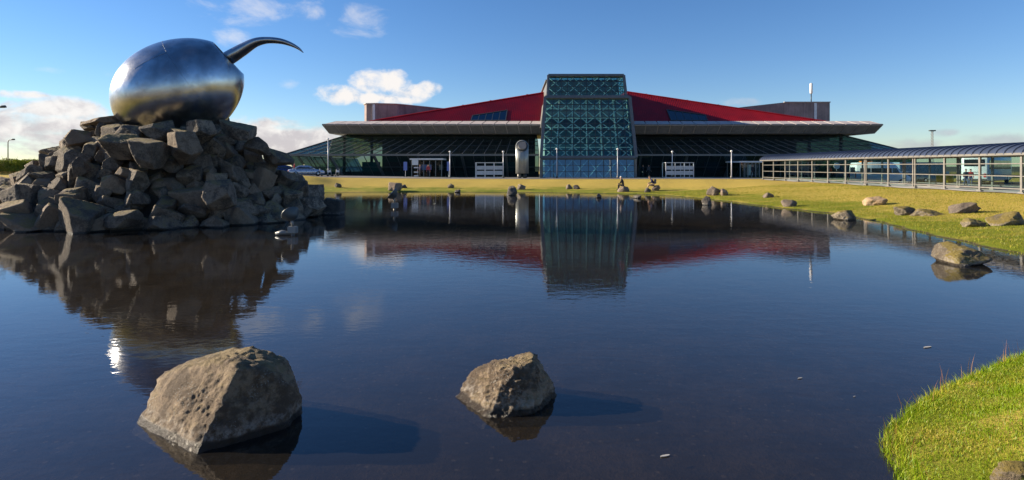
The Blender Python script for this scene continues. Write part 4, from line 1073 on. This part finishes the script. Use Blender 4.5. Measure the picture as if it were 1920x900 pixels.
# ------------------------------------------------------------------ vehicles
def wheel(e, x, y, r, wd):
    s = 1 if y > 0 else -1
    wh = MB().tube([(x, y - wd / 2, r), (x, y - wd / 2 * .7, r), (x, y + wd / 2 * .7, r), (x, y + wd / 2, r)], [r * .9, r, r, r * .9], 20).build('wheel', M_BLACK, e, True)
    MB().tube([(x, y + s * wd * .46, r), (x, y + s * wd * .56, r)], [r * .62, r * .5], 16).build('rim', M_RIM, wh, True)
def ring8(x, hw, zb, zt_, tum=0.0, rr=0.12):
    return [V(x, -hw + rr, zb), V(x, hw - rr, zb), V(x, hw, zb + rr), V(x, hw - tum * .4, zt_ - rr), V(x, hw - tum - rr, zt_), V(x, -hw + tum + rr, zt_), V(x, -hw + tum * .4, zt_ - rr), V(x, -hw, zb + rr)]
def sedan(paint, taxi=False):
    e = empty('parked_car', (0, 0, 0))
    st = [(-2.30, .72, .34, .72), (-2.22, .82, .26, .86), (-1.9, .88, .22, .93), (-1.2, .90, .20, .95), (0, .90, .20, .95), (.9, .90, .20, .94), (1.6, .88, .20, .86), (2.1, .82, .22, .76), (2.33, .66, .30, .62)]
    MB().loft([ring8(x, hw, zb, zt_, .04, .09) for x, hw, zb, zt_ in st]).build('body', paint, e, True)
    cab = [(-1.75, .72, .93, .96), (-1.05, .74, .92, 1.36), (-.5, .75, .92, 1.43), (.15, .75, .92, 1.41), (.45, .74, .92, 1.34), (1.15, .72, .91, .95)]
    MB().loft([ring8(x, hw, zb, zt_, .16, .03) for x, hw, zb, zt_ in cab]).build('cabin', paint, e, True)
    for s in (-1, 1):
        for xa, xb, ta, tb_ in ((-1.28, -.52, 1.16, 1.34), (-.46, .22, 1.35, 1.33), (.27, .86, 1.32, 1.06)):
            yl, yh = .765, .67
            MB().add([V(xa - .06, s * yl, .99), V(xb + .04, s * yl, .99), V(xb, s * (yh + .01), tb_), V(xa, s * (yh + .01), ta), V(xa - .06, s * .6, .99), V(xb + .04, s * .6, .99), V(xb, s * .5, tb_), V(xa, s * .5, ta)],
                     [(0, 1, 2, 3), (4, 7, 6, 5), (0, 4, 5, 1), (1, 5, 6, 2), (2, 6, 7, 3), (3, 7, 4, 0)]).build('side_window', M_CARGLASS, e)
        MB().box(-2.31, -2.20, s * .62 - .16, s * .62 + .16, .60, .78).build('tail_light', M_LAMPRED, e, bevel=.02)
        MB().box(2.16, 2.29, s * .55 - .16, s * .55 + .16, .50, .64).build('headlight', M_LAMPCLR, e, bevel=.02)
        for x in (-1.38, 1.42): wheel(e, x, s * .80, .32, .22)
        MB().box(.75, .90, s * .93 - .07, s * .93 + .07, .93, 1.05).build('mirror', paint, e, bevel=.02)
    MB().hexa([V(-1.74, -.60, .985), V(-1.74, .60, .985), V(-1.70, .60, .97), V(-1.70, -.60, .97)], [V(-1.14, -.52, 1.34), V(-1.14, .52, 1.34), V(-1.08, .52, 1.31), V(-1.08, -.52, 1.31)]).build('rear_window', M_CARGLASS, e)
    MB().hexa([V(1.14, -.60, .98), V(1.14, .60, .98), V(1.09, .60, .97), V(1.09, -.60, .97)], [V(.54, -.54, 1.34), V(.54, .54, 1.34), V(.48, .54, 1.32), V(.48, -.54, 1.32)]).build('windscreen', M_CARGLASS, e)
    MB().box(-2.345, -2.25, -.26, .26, .52, .63).build('number_plate', M_WHITE, e)
    MB().box(-2.36, -2.2, -.7, .7, .34, .46).build('bumper', M_FRAME, e, bevel=.03)
    if taxi: MB().box(-.35, -.15, -.25, .25, 1.43, 1.55).build('roof_sign', plain('pale_yellow', (.75, .65, .30), .5), e, bevel=.03)
    return e
c1 = sedan(M_CARSILVER, True); x, Y = at(573, 0, 76).x, 76.3
c1.location = (x, Y, gz(x, Y) + .03); c1.rotation_euler = (0, 0, R(24)); tag(c1, 'silver sedan taxi with a roof sign parked left of the terminal', 'car')
c2 = sedan(M_CARBLUE); x, Y = at(536, 0, 80).x, 80
c2.location = (x, Y, gz(x, Y) + .03); c2.rotation_euler = (0, 0, R(20)); tag(c2, 'dark blue car mostly hidden behind the rock mound, left of the silver sedan', 'car')

def van():
    e = empty('white_van', (0, 0, 0))
    st = [(-2.7, .92, .35, 2.25), (-2.6, .98, .28, 2.45), (-1, 1.0, .26, 2.5), (.9, 1.0, .26, 2.48), (1.25, .98, .26, 2.2), (1.75, .96, .28, 1.45), (2.3, .92, .30, 1.15), (2.65, .82, .36, .95)]
    MB().loft([ring8(x, hw, zb, zt_, .12, .12) for x, hw, zb, zt_ in st]).build('body', M_CARWHITE, e, True)
    for s in (-1, 1):
        for xa, xb in ((-2.3, -1.3), (-1.2, -.2), (-.1, .75)): MB().box(xa, xb, s * .985 - .02, s * .985 + .02, 1.25, 1.85).build('side_window', M_CARGLASS, e)
        MB().add([V(.85, s * 1.0, 1.25), V(1.6, s * .99, 1.25), V(1.25, s * .95, 1.85), V(.85, s * .97, 1.85), V(.85, s * .9, 1.25), V(1.6, s * .9, 1.25), V(1.25, s * .85, 1.85), V(.85, s * .87, 1.85)], [(0, 1, 2, 3), (4, 7, 6, 5), (0, 4, 5, 1), (1, 5, 6, 2), (2, 6, 7, 3), (3, 7, 4, 0)]).build('door_window', M_CARGLASS, e)
        for x in (-1.7, 1.75): wheel(e, x, s * .88, .35, .24)
        MB().box(2.42, 2.63, s * .62 - .15, s * .62 + .15, .68, .88).build('headlight', M_LAMPCLR, e, bevel=.02)
        MB().box(-2.72, -2.6, s * .84 - .08, s * .84 + .08, .8, 1.3).build('tail_light', M_LAMPRED, e)
    MB().hexa([V(1.78, -.78, 1.43), V(1.78, .78, 1.43), V(1.68, .78, 1.40), V(1.68, -.78, 1.40)], [V(1.30, -.74, 2.15), V(1.30, .74, 2.15), V(1.2, .74, 2.12), V(1.2, -.74, 2.12)]).build('windscreen', M_CARGLASS, e)
    MB().box(-2.715, -2.6, -.7, .7, 1.35, 1.95).build('rear_window', M_CARGLASS, e)
    MB().box(-1.9, -.9, -.6, .6, 2.495, 2.62).build('orange_roof_box', M_ORANGE, e, bevel=.04)
    return e
vn = van(); x, Y = at(1650, 0, 62).x, 62
vn.location = (x, Y, gz(x, Y) + .04); vn.rotation_euler = (0, 0, R(-12)); tag(vn, 'white minibus van with an orange roof box seen through the walkway glass', 'van')
def bus():
    e = empty('white_bus', (0, 0, 0))
    st = [(-5.5, 1.12, .45, 3.1), (-5.4, 1.25, .35, 3.25), (0, 1.27, .32, 3.3), (5.3, 1.25, .35, 3.25), (5.5, 1.15, .45, 3.05)]
    MB().loft([ring8(x, hw, zb, zt_, .06, .14) for x, hw, zb, zt_ in st]).build('body', M_CARWHITE, e, True)
    for s in (-1, 1):
        for i in range(6): MB().box(-5 + i * 1.65, -5 + i * 1.65 + 1.55, s * 1.245 - .03, s * 1.245 + .03, 1.7, 2.75).build('side_window', M_CARGLASS, e)
        for x in (-3.4, 3.5): wheel(e, x, s * 1.12, .48, .3)
        MB().box(-5.55, -5.4, s * .95 - .12, s * .95 + .12, .8, 1.2).build('tail_light', M_LAMPRED, e)
        MB().box(5.38, 5.5, s * .85 - .18, s * .85 + .18, .7, .95).build('headlight', M_LAMPCLR, e)
    MB().box(-5.53, -5.35, -.95, .95, 2.05, 2.85).build('rear_window', M_CARGLASS, e)
    MB().box(5.36, 5.535, -1.0, 1.0, 1.5, 2.85).build('windscreen', M_CARGLASS, e)
    MB().box(-5.56, -5.38, -1.1, 1.1, .38, .62).build('bumper', M_FRAME, e, bevel=.03)
    MB().box(-5.535, -5.4, -.6, .6, 1.35, 1.42).build('stripe', M_TRIM, e)
    return e
bs_ = bus(); x, Y = at(1878, 0, 67).x, 67 + 2
bs_.location = (x, Y, gz(x, Y) + .04); bs_.rotation_euler = (0, 0, R(38)); tag(bs_, 'white coach parked behind the right end of the walkway', 'bus')
c3 = sedan(plain('grey_green_paint', (.16, .19, .20), .3, .4)); x, Y = at(1705, 0, 70).x, 70
c3.location = (x, Y, gz(x, Y) + .04); c3.rotation_euler = (0, 0, R(10)); tag(c3, 'grey car parked between the van and the yellow bins behind the walkway', 'car')

# bins, signs behind the walkway
def bin_(px, Y, lab):
    x = at(px, 0, Y).x; z0 = gz(x, Y) + .03; e = empty('litter_bin', (x, Y, z0), lab, 'bin', 'yellow litter bins')
    MB().tube([(x, Y, z0), (x, Y, z0 + .35)], .04, 8).build('post', M_FRAME, e)
    MB().tube([(x, Y, z0 + .33), (x, Y, z0 + .36), (x, Y, z0 + .95), (x, Y, z0 + .98)], [.22, .30, .33, .30], 18).build('tub', M_YELLOW, e, True)
bin_(1764, 46, 'smaller-looking yellow litter bin, left of the pair behind the walkway'); bin_(1779, 44, 'yellow litter bin, right of the pair behind the walkway')
def sign(px, py, Y, wd, ht, mt, lab, round_=False):
    p = at(px, py, Y); z0 = gz(p.x, Y) + .02; e = empty('traffic_sign', (p.x, Y, z0), lab, 'sign')
    MB().tube([(p.x, Y + .04, z0), (p.x, Y + .04, p.z + ht / 2)], .035, 8).build('post', M_GALV, e)
    if round_: MB().tube([(p.x, Y - .02, p.z), (p.x, Y + .02, p.z)], wd / 2, 24).build('plate', mt, e)
    else: MB().box(p.x - wd / 2, p.x + wd / 2, Y - .02, Y + .02, p.z - ht / 2, p.z + ht / 2).build('plate', mt, e)
sign(1774, 326, 48, .5, .42, M_WHITE, 'small white square sign above the yellow bins')
sign(1569, 311, 66, .72, .72, M_WHITE, 'round white sign behind the far half of the walkway', True)

# blue-grey container beyond the walkway
x, Y = at(1735, 0, 74).x, 74.5
z0 = gz(x, Y) + .03; ct = empty('steel_container', (x, Y, z0), 'blue grey corrugated container behind the middle of the walkway', 'container')
b = MB(); b.box(x - 3, x + 3, Y, Y + 2.4, z0 + .1, z0 + 2.6); b.build('box', plain('container_blue', (.10, .19, .26), .6, var=.15), ct)
for i in range(24): MB().box(x - 2.9 + i * .25, x - 2.79 + i * .25, Y - .04, Y + .02, z0 + .25, z0 + 2.45).build('rib', bpy.data.materials['container_blue'], ct)

# floodlights in the pond
def floodlight(base, aim, lab, s=1.0):
    e = empty('pond_floodlight', base, lab, 'floodlight', 'floodlights in the pond')
    b = Vector(base); aim = Vector(aim).normalized()
    MB().tube([b + V(0, 0, -.45), b + V(0, 0, .10 * s)], .07 * s, 10).build('post', M_GALV, e, True)
    MB().box(b.x - .17 * s, b.x + .17 * s, b.y - .12 * s, b.y + .12 * s, b.z + .08 * s, b.z + .34 * s).build('junction_box', M_FRAME_L, e, bevel=.02)
    MB().tube([b + V(0, 0, .32 * s), b + V(-.05 * s, 0, .62 * s)], .05 * s, 10).build('neck', M_GALV, e, True)
    c = b + V(-.05 * s, 0, .74 * s)
    MB().tube([c - aim * .16 * s, c - aim * .10 * s, c + aim * .12 * s, c + aim * .14 * s], [.10 * s, .2 * s, .34 * s, .35 * s], 20).build('lamp_housing', M_FRAME, e, True)
    MB().tube([c + aim * .142 * s, c + aim * .155 * s], .31 * s, 20).build('lens', M_LENSBLUE, e)
    return e
p = drop(549, 441); f1_ = floodlight((p.x, p.y, 0), (-.5, .5, .55), 'grey floodlight on a post in the water at the front right of the mound', .95)
MB().tube([p + V(-.62, 0, .06), p + V(-.4, 0, .10), p + V(-.1, 0, .08)], [.05, .09, .06], 8).build('cable_gland', M_FRAME_L, f1_, True)
p = drop(740, 393); floodlight((p.x, p.y, 0), (-.6, -.1, .55), 'dark tilted floodlight in the far water left of the kiosk reflection', 1.15)
p = drop(586, 373); floodlight((p.x, p.y, 0), (-.2, -.5, .8), 'small floodlight with bluish lens behind the right foot of the mound', .8)

# lamp posts on the left, mast on the right
def street_lamp(px, pyt, Y, lab, flip=1):
    x = at(px, 0, Y).x; z0 = gz(x, Y); zt = at(0, pyt, Y).z
    e = empty('street_lamp', (x, Y, z0), lab, 'street lamp', 'street lamps on the left')
    MB().tube([(x, Y, z0 - .1), (x, Y, zt - .5), (x + .15 * flip, Y, zt - .1), (x + .7 * flip, Y, zt)], [.11, .08, .07, .05], 12).build('shaft', M_GALV, e, True)
    MB().tube([(x + .55 * flip, Y, zt - .03), (x + .75 * flip, Y, zt + .05), (x + 1.25 * flip, Y, zt + .07), (x + 1.4 * flip, Y, zt)], [.06, .14, .15, .05], 12).build('lamp_head', M_FRAME, e, True)
street_lamp(15, 262, 112, 'distant street lamp with a curved arm at the far left')
street_lamp(-12, 201, 62, 'street lamp head reaching in from the left edge above the clouds')
x, Y = at(1748, 0, 150).x, 150; z0 = gz(x, Y); zt = at(0, 246, Y).z
ms = empty('floodlight_mast', (x, Y, z0), 'thin lattice floodlight mast far behind the walkway', 'mast')
b = MB()
for a in range(3):
    an = a * 2.094; b.tube([(x + .4 * math.cos(an), Y + .4 * math.sin(an), z0), (x + .2 * math.cos(an), Y + .2 * math.sin(an), zt)], .04, 6)
b.build('legs', M_GALV, ms); b = MB()
for i in range(14):
    za, zb_ = lerp(z0, zt, i / 14), lerp(z0, zt, (i + 1) / 14)
    for a in range(3):
        an, an2 = a * 2.094, (a + 1) * 2.094
        b.tube([(x + .36 * math.cos(an), Y + .36 * math.sin(an), za), (x + .34 * math.cos(an2), Y + .34 * math.sin(an2), zb_)], .035, 5)
b.build('lattice', M_GALV, ms); MB().box(x - .75, x + .75, Y - .3, Y + .3, zt, zt + .3).build('lamp_platform', M_FRAME, ms)

# ------------------------------------------------------------------ people
def person(loc, rz, pose, mats, lab, hair, extra=None, scale=1.0):
    """one continuous skinned figure; mats: dict region -> material"""
    J = {'pelvis': (0, 0, .95), 'waist': (0, 0, 1.10), 'chest': (0, 0, 1.32), 'neck': (0, 0, 1.48), 'head0': (0, .015, 1.57), 'head1': (0, .02, 1.68), 'head2': (0, .01, 1.745)}
    for s, n_ in ((-1, 'l'), (1, 'r')):
        J.update({'sh' + n_: (.18 * s, 0, 1.42), 'el' + n_: (.23 * s, -.02, 1.13), 'wr' + n_: (.24 * s, .06, .89), 'ha' + n_: (.24 * s, .09, .81),
                  'hip' + n_: (.09 * s, 0, .90), 'kn' + n_: (.10 * s, .02, .50), 'an' + n_: (.10 * s, -.02, .09), 'to' + n_: (.11 * s, .16, .04)})
    J.update(pose)
    RAD = {'pelvis': (.155, .11), 'waist': (.14, .10), 'chest': (.17, .115), 'neck': (.055, .055), 'head0': (.068, .075), 'head1': (.078, .095), 'head2': (.055, .065), 'sh': (.068, .068), 'el': (.045, .045), 'wr': (.030, .030), 'ha': (.042, .022),
           'hip': (.095, .095), 'kn': (.060, .060), 'an': (.042, .045), 'to': (.042, .030)}
    E = [('pelvis', 'waist'), ('waist', 'chest'), ('chest', 'neck'), ('neck', 'head0'), ('head0', 'head1'), ('head1', 'head2')]
    for n_ in 'lr': E += [('chest', 'sh' + n_), ('sh' + n_, 'el' + n_), ('el' + n_, 'wr' + n_), ('wr' + n_, 'ha' + n_), ('pelvis', 'hip' + n_), ('hip' + n_, 'kn' + n_), ('kn' + n_, 'an' + n_), ('an' + n_, 'to' + n_)]
    names = list(J); ix = {k: i for i, k in enumerate(names)}
    me = bpy.data.meshes.new('person'); me.from_pydata([J[k] for k in names], [(ix[a], ix[b_]) for a, b_ in E], [])
    tmp = bpy.data.objects.new('tmp', me); COL.objects.link(tmp)
    sk = tmp.modifiers.new('skin', 'SKIN'); sb = tmp.modifiers.new('sub', 'SUBSURF'); sb.levels = 2; sb.render_levels = 2
    for k in names:
        rr = RAD.get(k) or RAD[k[:-1]]; d_ = me.skin_vertices[0].data[ix[k]]; d_.radius = rr; d_.use_root = (k == 'pelvis')
    dg = bpy.context.evaluated_depsgraph_get(); dg.update()
    body = bpy.data.meshes.new_from_object(tmp.evaluated_get(dg))
    bpy.data.objects.remove(tmp)
    # fingers and nose joined into the same mesh
    bm = bmesh.new(); bm.from_mesh(body)
    fb = MB()
    for n_, s in (('l', -1), ('r', 1)):
        wv, hv = Vector(J['wr' + n_]), Vector(J['ha' + n_]); d_ = (hv - wv).normalized(); sd_ = d_.cross(Vector((0, 0, 1)) if abs(d_.z) < .9 else Vector((0, 1, 0))).normalized()
        for i, ln in enumerate((.062, .075, .070, .055)):
            b0_ = hv + sd_ * (i - 1.5) * .019 + d_ * .02; fb.tube([b0_, b0_ + d_ * ln * .55, b0_ + d_ * ln + sd_.cross(d_) * .018], [.010, .009, .007], 6)
        b0_ = wv + d_ * .035 + sd_ * .03; fb.tube([b0_, b0_ + d_ * .03 + sd_ * .03, b0_ + d_ * .06 + sd_ * .035], [.012, .010, .008], 6)
    h1 = Vector(J['head1']); up = (Vector(J['head2']) - Vector(J['head0'])).normalized(); fw = Vector((0, 1, 0)); fw = (fw - up * fw.dot(up)).normalized()
    fb.tube([h1 + fw * .085 + up * .01, h1 + fw * .115 - up * .025], [.010, .017], 6)
    for s in (-1, 1): sd_ = up.cross(fw) * s; fb.tube([h1 + sd_ * .075 - up * .03, h1 + sd_ * .092 + up * .02], [.014, .018], 6)
    vs = [bm.verts.new(p) for p in fb.v]
    for f in fb.f:
        try: bm.faces.new([vs[i] for i in f])
        except ValueError: pass
    bm.to_mesh(body); bm.free()
    reg = {'pelvis': 'legs', 'waist': 'top', 'chest': 'top', 'neck': 'top', 'head0': 'skin', 'head1': 'skin', 'head2': 'skin', 'sh': 'top', 'el': 'top', 'wr': 'top', 'ha': 'skin', 'hip': 'legs', 'kn': 'legs', 'an': 'legs', 'to': 'shoe'}
    keys = ['skin', 'top', 'legs', 'shoe']; body.materials.clear()
    for k in keys: body.materials.append(mats[k])
    JP = np.array([J[k] for k in names]); RI = [keys.index(reg.get(k) or reg[k[:-1]]) for k in names]
    for f in body.polygons:
        c = np.array(f.center); f.material_index = RI[int(np.argmin(((JP - c) ** 2).sum(1)))]; f.use_smooth = True
    e = bpy.data.objects.new('person', body); COL.objects.link(e); tag(e, lab, 'person', 'people around the pond')
    # hair cap
    hm = MB(); rgs = []
    for i in range(6):
        a = math.pi / 2 * i / 5 * 1.1; rgs.append([h1 + up * (.02 + .100 * math.sin(math.pi / 2 - a)) - fw * .015 + (up.cross(fw) * math.cos(2 * math.pi * k / 14) * .088 + fw * math.sin(2 * math.pi * k / 14) * .105) * max(math.sin(a), .02) for k in range(14)])
    hm.loft(rgs); ho = hm.build('hair', hair, None, True); ho.parent = e
    if extra: extra(e)
    e.location = loc; e.rotation_euler = (0, 0, rz); e.scale = (scale,) * 3
    return e
# pose in metres, figure facing +Y
sit = {'pelvis': (0, 0, .0), 'waist': (0, .05, .16), 'chest': (0, .13, .38), 'neck': (0, .19, .54), 'head0': (0, .23, .62), 'head1': (0, .25, .72), 'head2': (0, .25, .79)}
for s, n_ in ((-1, 'l'), (1, 'r')):
    sit.update({'sh' + n_: (.18 * s, .14, .47), 'el' + n_: (.24 * s, .24, .22), 'wr' + n_: (.14 * s, .44, .17), 'ha' + n_: (.10 * s, .50, .14),
                'hip' + n_: (.10 * s, .04, -.01), 'kn' + n_: (.13 * s, .44, .08), 'an' + n_: (.12 * s, .46, -.34), 'to' + n_: (.13 * s, .62, -.40)})
sit2 = dict(sit); sit2.update({'chest': (0, .20, .36), 'neck': (0, .29, .50), 'head0': (0, .35, .57), 'head1': (0, .39, .66), 'head2': (0, .40, .73), 'shl': (-.18, .21, .45), 'shr': (.18, .21, .45), 'knl': (-.13, .46, .02), 'knr': (.13, .46, .05), 'anl': (-.12, .62, -.38), 'anr': (.12, .58, -.36), 'tol': (-.12, .78, -.42), 'tor': (.12, .74, -.41)})
def rock_top(seed, dxf=0.0):
    o, ww, hh = ROCKPOS[seed]; z = max(v.co.z for v in o.data.vertices); return Vector((o.location.x + dxf * ww, o.location.y, o.location.z + z))
p = rock_top(10, .04)
person((p.x, p.y, p.z + .02), R(62), sit, {'skin': M_SKIN, 'top': M_CL_BLACK, 'legs': M_CL_BLACK, 'shoe': M_BLACK}, 'pale-haired person in black sitting on the flat rock by the far bank', M_HAIRG, scale=1.05)
def pack(e):
    b = MB(); b.box(-.15, .15, -.16, .02, .12, .5); bo_ = b.build('backpack', M_CL_GREY, None, False, .04); bo_.parent = e
p = rock_top(13, -.18)
person((p.x, p.y, p.z + .0), R(80), sit2, {'skin': M_SKIN, 'top': M_CL_NAVY, 'legs': M_CL_TAN, 'shoe': M_BLACK}, 'person in a navy jacket leaning forward on a rock with a backpack on', M_HAIRB, pack, 1.12)
walk = {'knl': (-.10, .16, .52), 'anl': (-.10, .22, .10), 'tol': (-.11, .40, .05), 'knr': (.10, -.02, .50), 'anr': (.10, -.26, .14), 'tor': (.11, -.12, .05), 'wrl': (-.24, -.10, .92), 'hal': (-.24, -.14, .84), 'wrr': (.24, .20, .94), 'har': (.24, .27, .88)}
def stand(px, Y, rz, pose, top, legs, lab, hair=M_HAIRB):
    x = at(px, 0, Y).x; return person((x, Y, gz(x, Y) + .03), rz, pose, {'skin': M_SKIN, 'top': top, 'legs': legs, 'shoe': M_BLACK}, lab, hair)
stand(552, 78.2, R(-80), {}, M_CL_RED, M_CL_BLACK, 'person in a dark red top standing behind the silver sedan')
stand(1556, 62, R(100), walk, M_CL_ORANGE, M_CL_GREY, 'person in a bright orange jacket walking behind the walkway')
stand(1811, 58, R(170), walk, M_CL_GREY, M_CL_JEAN, 'person in grey top and jeans walking towards the coach')
stand(1820, 58.6, R(150), {}, M_CL_RED, M_CL_JEAN, 'person in a red top standing by the coach')
stand(1206, 80.2, R(60), {}, M_CL_BLACK, M_CL_BLACK, 'dark-clothed person standing right of the tower in the shade')
stand(1216, 80.6, R(-60), walk, M_CL_GREY, M_CL_BLACK, 'grey-clothed person walking in the shade right of the tower')
stand(1411, 76.5, R(20), walk, M_CL_BLACK, M_CL_BLACK, 'person in black entering the kiosk at the walkway end')
stand(803, 78.0, R(0), {}, M_CL_RED, M_CL_BLACK, 'person in a red top in front of the entrance kiosk')
stand(788, 78.2, R(150), walk, M_CL_NAVY, M_CL_BLACK, 'person in navy walking past the entrance kiosk')

# ------------------------------------------------------------------ vegetation
def blades(name, pts, hmin, hmax, wd, mat, lean=.5, seed=1, kind='stuff', label=None):
    rg = np.random.default_rng(seed); n = len(pts)
    h = rg.uniform(hmin, hmax, n); a = rg.uniform(0, 2 * np.pi, n); la = rg.uniform(0, 2 * np.pi, n); ln = h * lean * rg.uniform(.1, 1.0, n)
    sx, sy = np.cos(a) * wd / 2, np.sin(a) * wd / 2; lx, ly = np.cos(la) * ln, np.sin(la) * ln
    P = pts
    z0 = P[:, 2] - .01
    v0 = np.stack([P[:, 0] - sx, P[:, 1] - sy, z0], 1); v1 = np.stack([P[:, 0] + sx, P[:, 1] + sy, z0], 1)
    v2 = np.stack([P[:, 0] + sx * .75 + lx * .35, P[:, 1] + sy * .75 + ly * .35, z0 + h * .6], 1); v3 = np.stack([P[:, 0] - sx * .75 + lx * .35, P[:, 1] - sy * .75 + ly * .35, z0 + h * .6], 1)
    v4 = np.stack([P[:, 0] + lx, P[:, 1] + ly, z0 + h], 1)
    vv = np.stack([v0, v1, v2, v3, v4], 1).reshape(-1, 3); b_ = np.arange(n) * 5
    tris = np.concatenate([np.stack([b_, b_ + 1, b_ + 2], 1), np.stack([b_, b_ + 2, b_ + 3], 1), np.stack([b_ + 3, b_ + 2, b_ + 4], 1)])
    o = mesh_obj(name, np_mesh(name, vv, tris), mat); tag(o, label, 'grass' if label else None, kind=kind); return o
rg = np.random.default_rng(9)
def sample(x0, x1, y0, y1, n, cond):
    x, y = rg.uniform(x0, x1, n), rg.uniform(y0, y1, n); k = cond(x, y); x, y = x[k], y[k]; return np.stack([x, y, ground_z(x, y)], 1)
near_pts = sample(2.4, 11.0, 3.0, 9.5, 330000, lambda x, y: (x / y < 1.12) & (x / y > .45) & (pond_sd(x, y) > -0.03))
blades('near_grass', near_pts, .018, .048, .0055, M_GRASS, .8, 2, label='short bright green grass covering the near bank')
edge = near_pts[(pond_sd(near_pts[:, 0], near_pts[:, 1]) < .16)]
edge = edge[rg.random(len(edge)) < .35]
blades('bank_edge_grass', edge, .05, .13, .006, M_GRASS, .9, 3, label='longer grass overhanging the near bank edge')
sm = edge[rg.random(len(edge)) < .012]
blades('seed_stems', sm, .18, .34, .005, M_SEED, .35, 4, label='thin reddish seed stems along the near bank edge')
mid = sample(9, 32, 9, 52, 190000, lambda x, y: (pond_sd(x, y) > -0.05) & (pond_sd(x, y) < 14) & (x / y < 1.05) & (x < wx(y) - .5))
blades('lawn_grass', mid, .03, .075, .014, M_GRASS2, .9, 5, label='mown yellow green grass of the right lawn')

# shrub on the knoll at the far left
def shrub(x, y, rx, ry, h, n, seed, lab):
    rg = np.random.default_rng(seed); z0 = gz(x, y)
    e = empty('shrub', (x, y, z0), lab, 'shrub')
    b = MB()
    for k in range(9):
        a = rg.uniform(0, 6.28); r_ = rg.uniform(.2, .9); b.tube([(x, y, z0 - .1), (x + rx * .5 * r_ * math.cos(a), y + ry * .5 * r_ * math.sin(a), z0 + h * .5), (x + rx * r_ * math.cos(a), y + ry * r_ * math.sin(a), z0 + h * rg.uniform(.8, 1.25))], [.05, .03, .008], 5)
    b.build('stems', plain('bark_%d' % seed, (.10, .07, .045), .9), e)
    d_ = rg.normal(size=(n, 3)); d_ /= np.linalg.norm(d_, axis=1)[:, None]; d_[:, 2] = np.abs(d_[:, 2])
    rr = rg.uniform(.55, 1.0, n) ** .5 * (1 + .5 * fbm(d_ * 2.5 + seed, 3))
    P = d_ * rr[:, None] * np.array([rx, ry, h])
    s = rg.uniform(.05, .11, n)[:, None]; u = rg.normal(size=(n, 3)); u /= np.linalg.norm(u, axis=1)[:, None]; w_ = np.cross(u, d_); w_ /= np.linalg.norm(w_, axis=1)[:, None] + 1e-6
    vv = np.stack([P - u * s, P + w_ * s * .5, P + u * s, P - w_ * s * .5], 1).reshape(-1, 3); b_ = np.arange(n) * 4
    mesh_obj('foliage', np_mesh('foliage', vv, np.stack([b_, b_ + 1, b_ + 2, b_ + 3], 1)), M_LEAF, e)
p = drop(36, 327)
shrub(at(22, 0, 70).x, 70, 3.2, 2.0, 1.5, 9000, 61, 'broad green shrub on the knoll at the far left beyond the road')
shrub(at(58, 0, 72).x, 72, 2.4, 1.6, 1.0, 5000, 62, 'lower dull shrub between the green shrub and the mound')
shrub(at(-30, 0, 72).x, 72, 3.2, 1.6, 1.2, 5000, 63, 'shrub running off the left edge beyond the road')

# flotsam on the water
M_SCRAP = plain('scrap', (0.36, 0.35, 0.33), 0.8)
for px, py, ln, lab in ((1739, 652, .07, 'pale feather floating on the water at the right'), (1500, 711, .03, 'small pale leaf floating right of the middle'), (1247, 857, .045, 'white scrap floating near the lower middle'), (1602, 745, .015, 'tiny white speck floating near the bank')):
    p = drop(px, py); b = MB()
    n = 10; pts = [V(p.x + ln * math.cos(2 * math.pi * k / n), p.y + ln * .28 * math.sin(2 * math.pi * k / n) + ln * .3 * math.cos(2 * math.pi * k / n), .004) for k in range(n)]
    b.poly(pts, (0, 0, .006)); o = b.build('floating_scrap', M_SCRAP); grounded(o, (p.x, p.y, .004)); tag(o, lab, 'scrap', 'scraps floating on the pond')
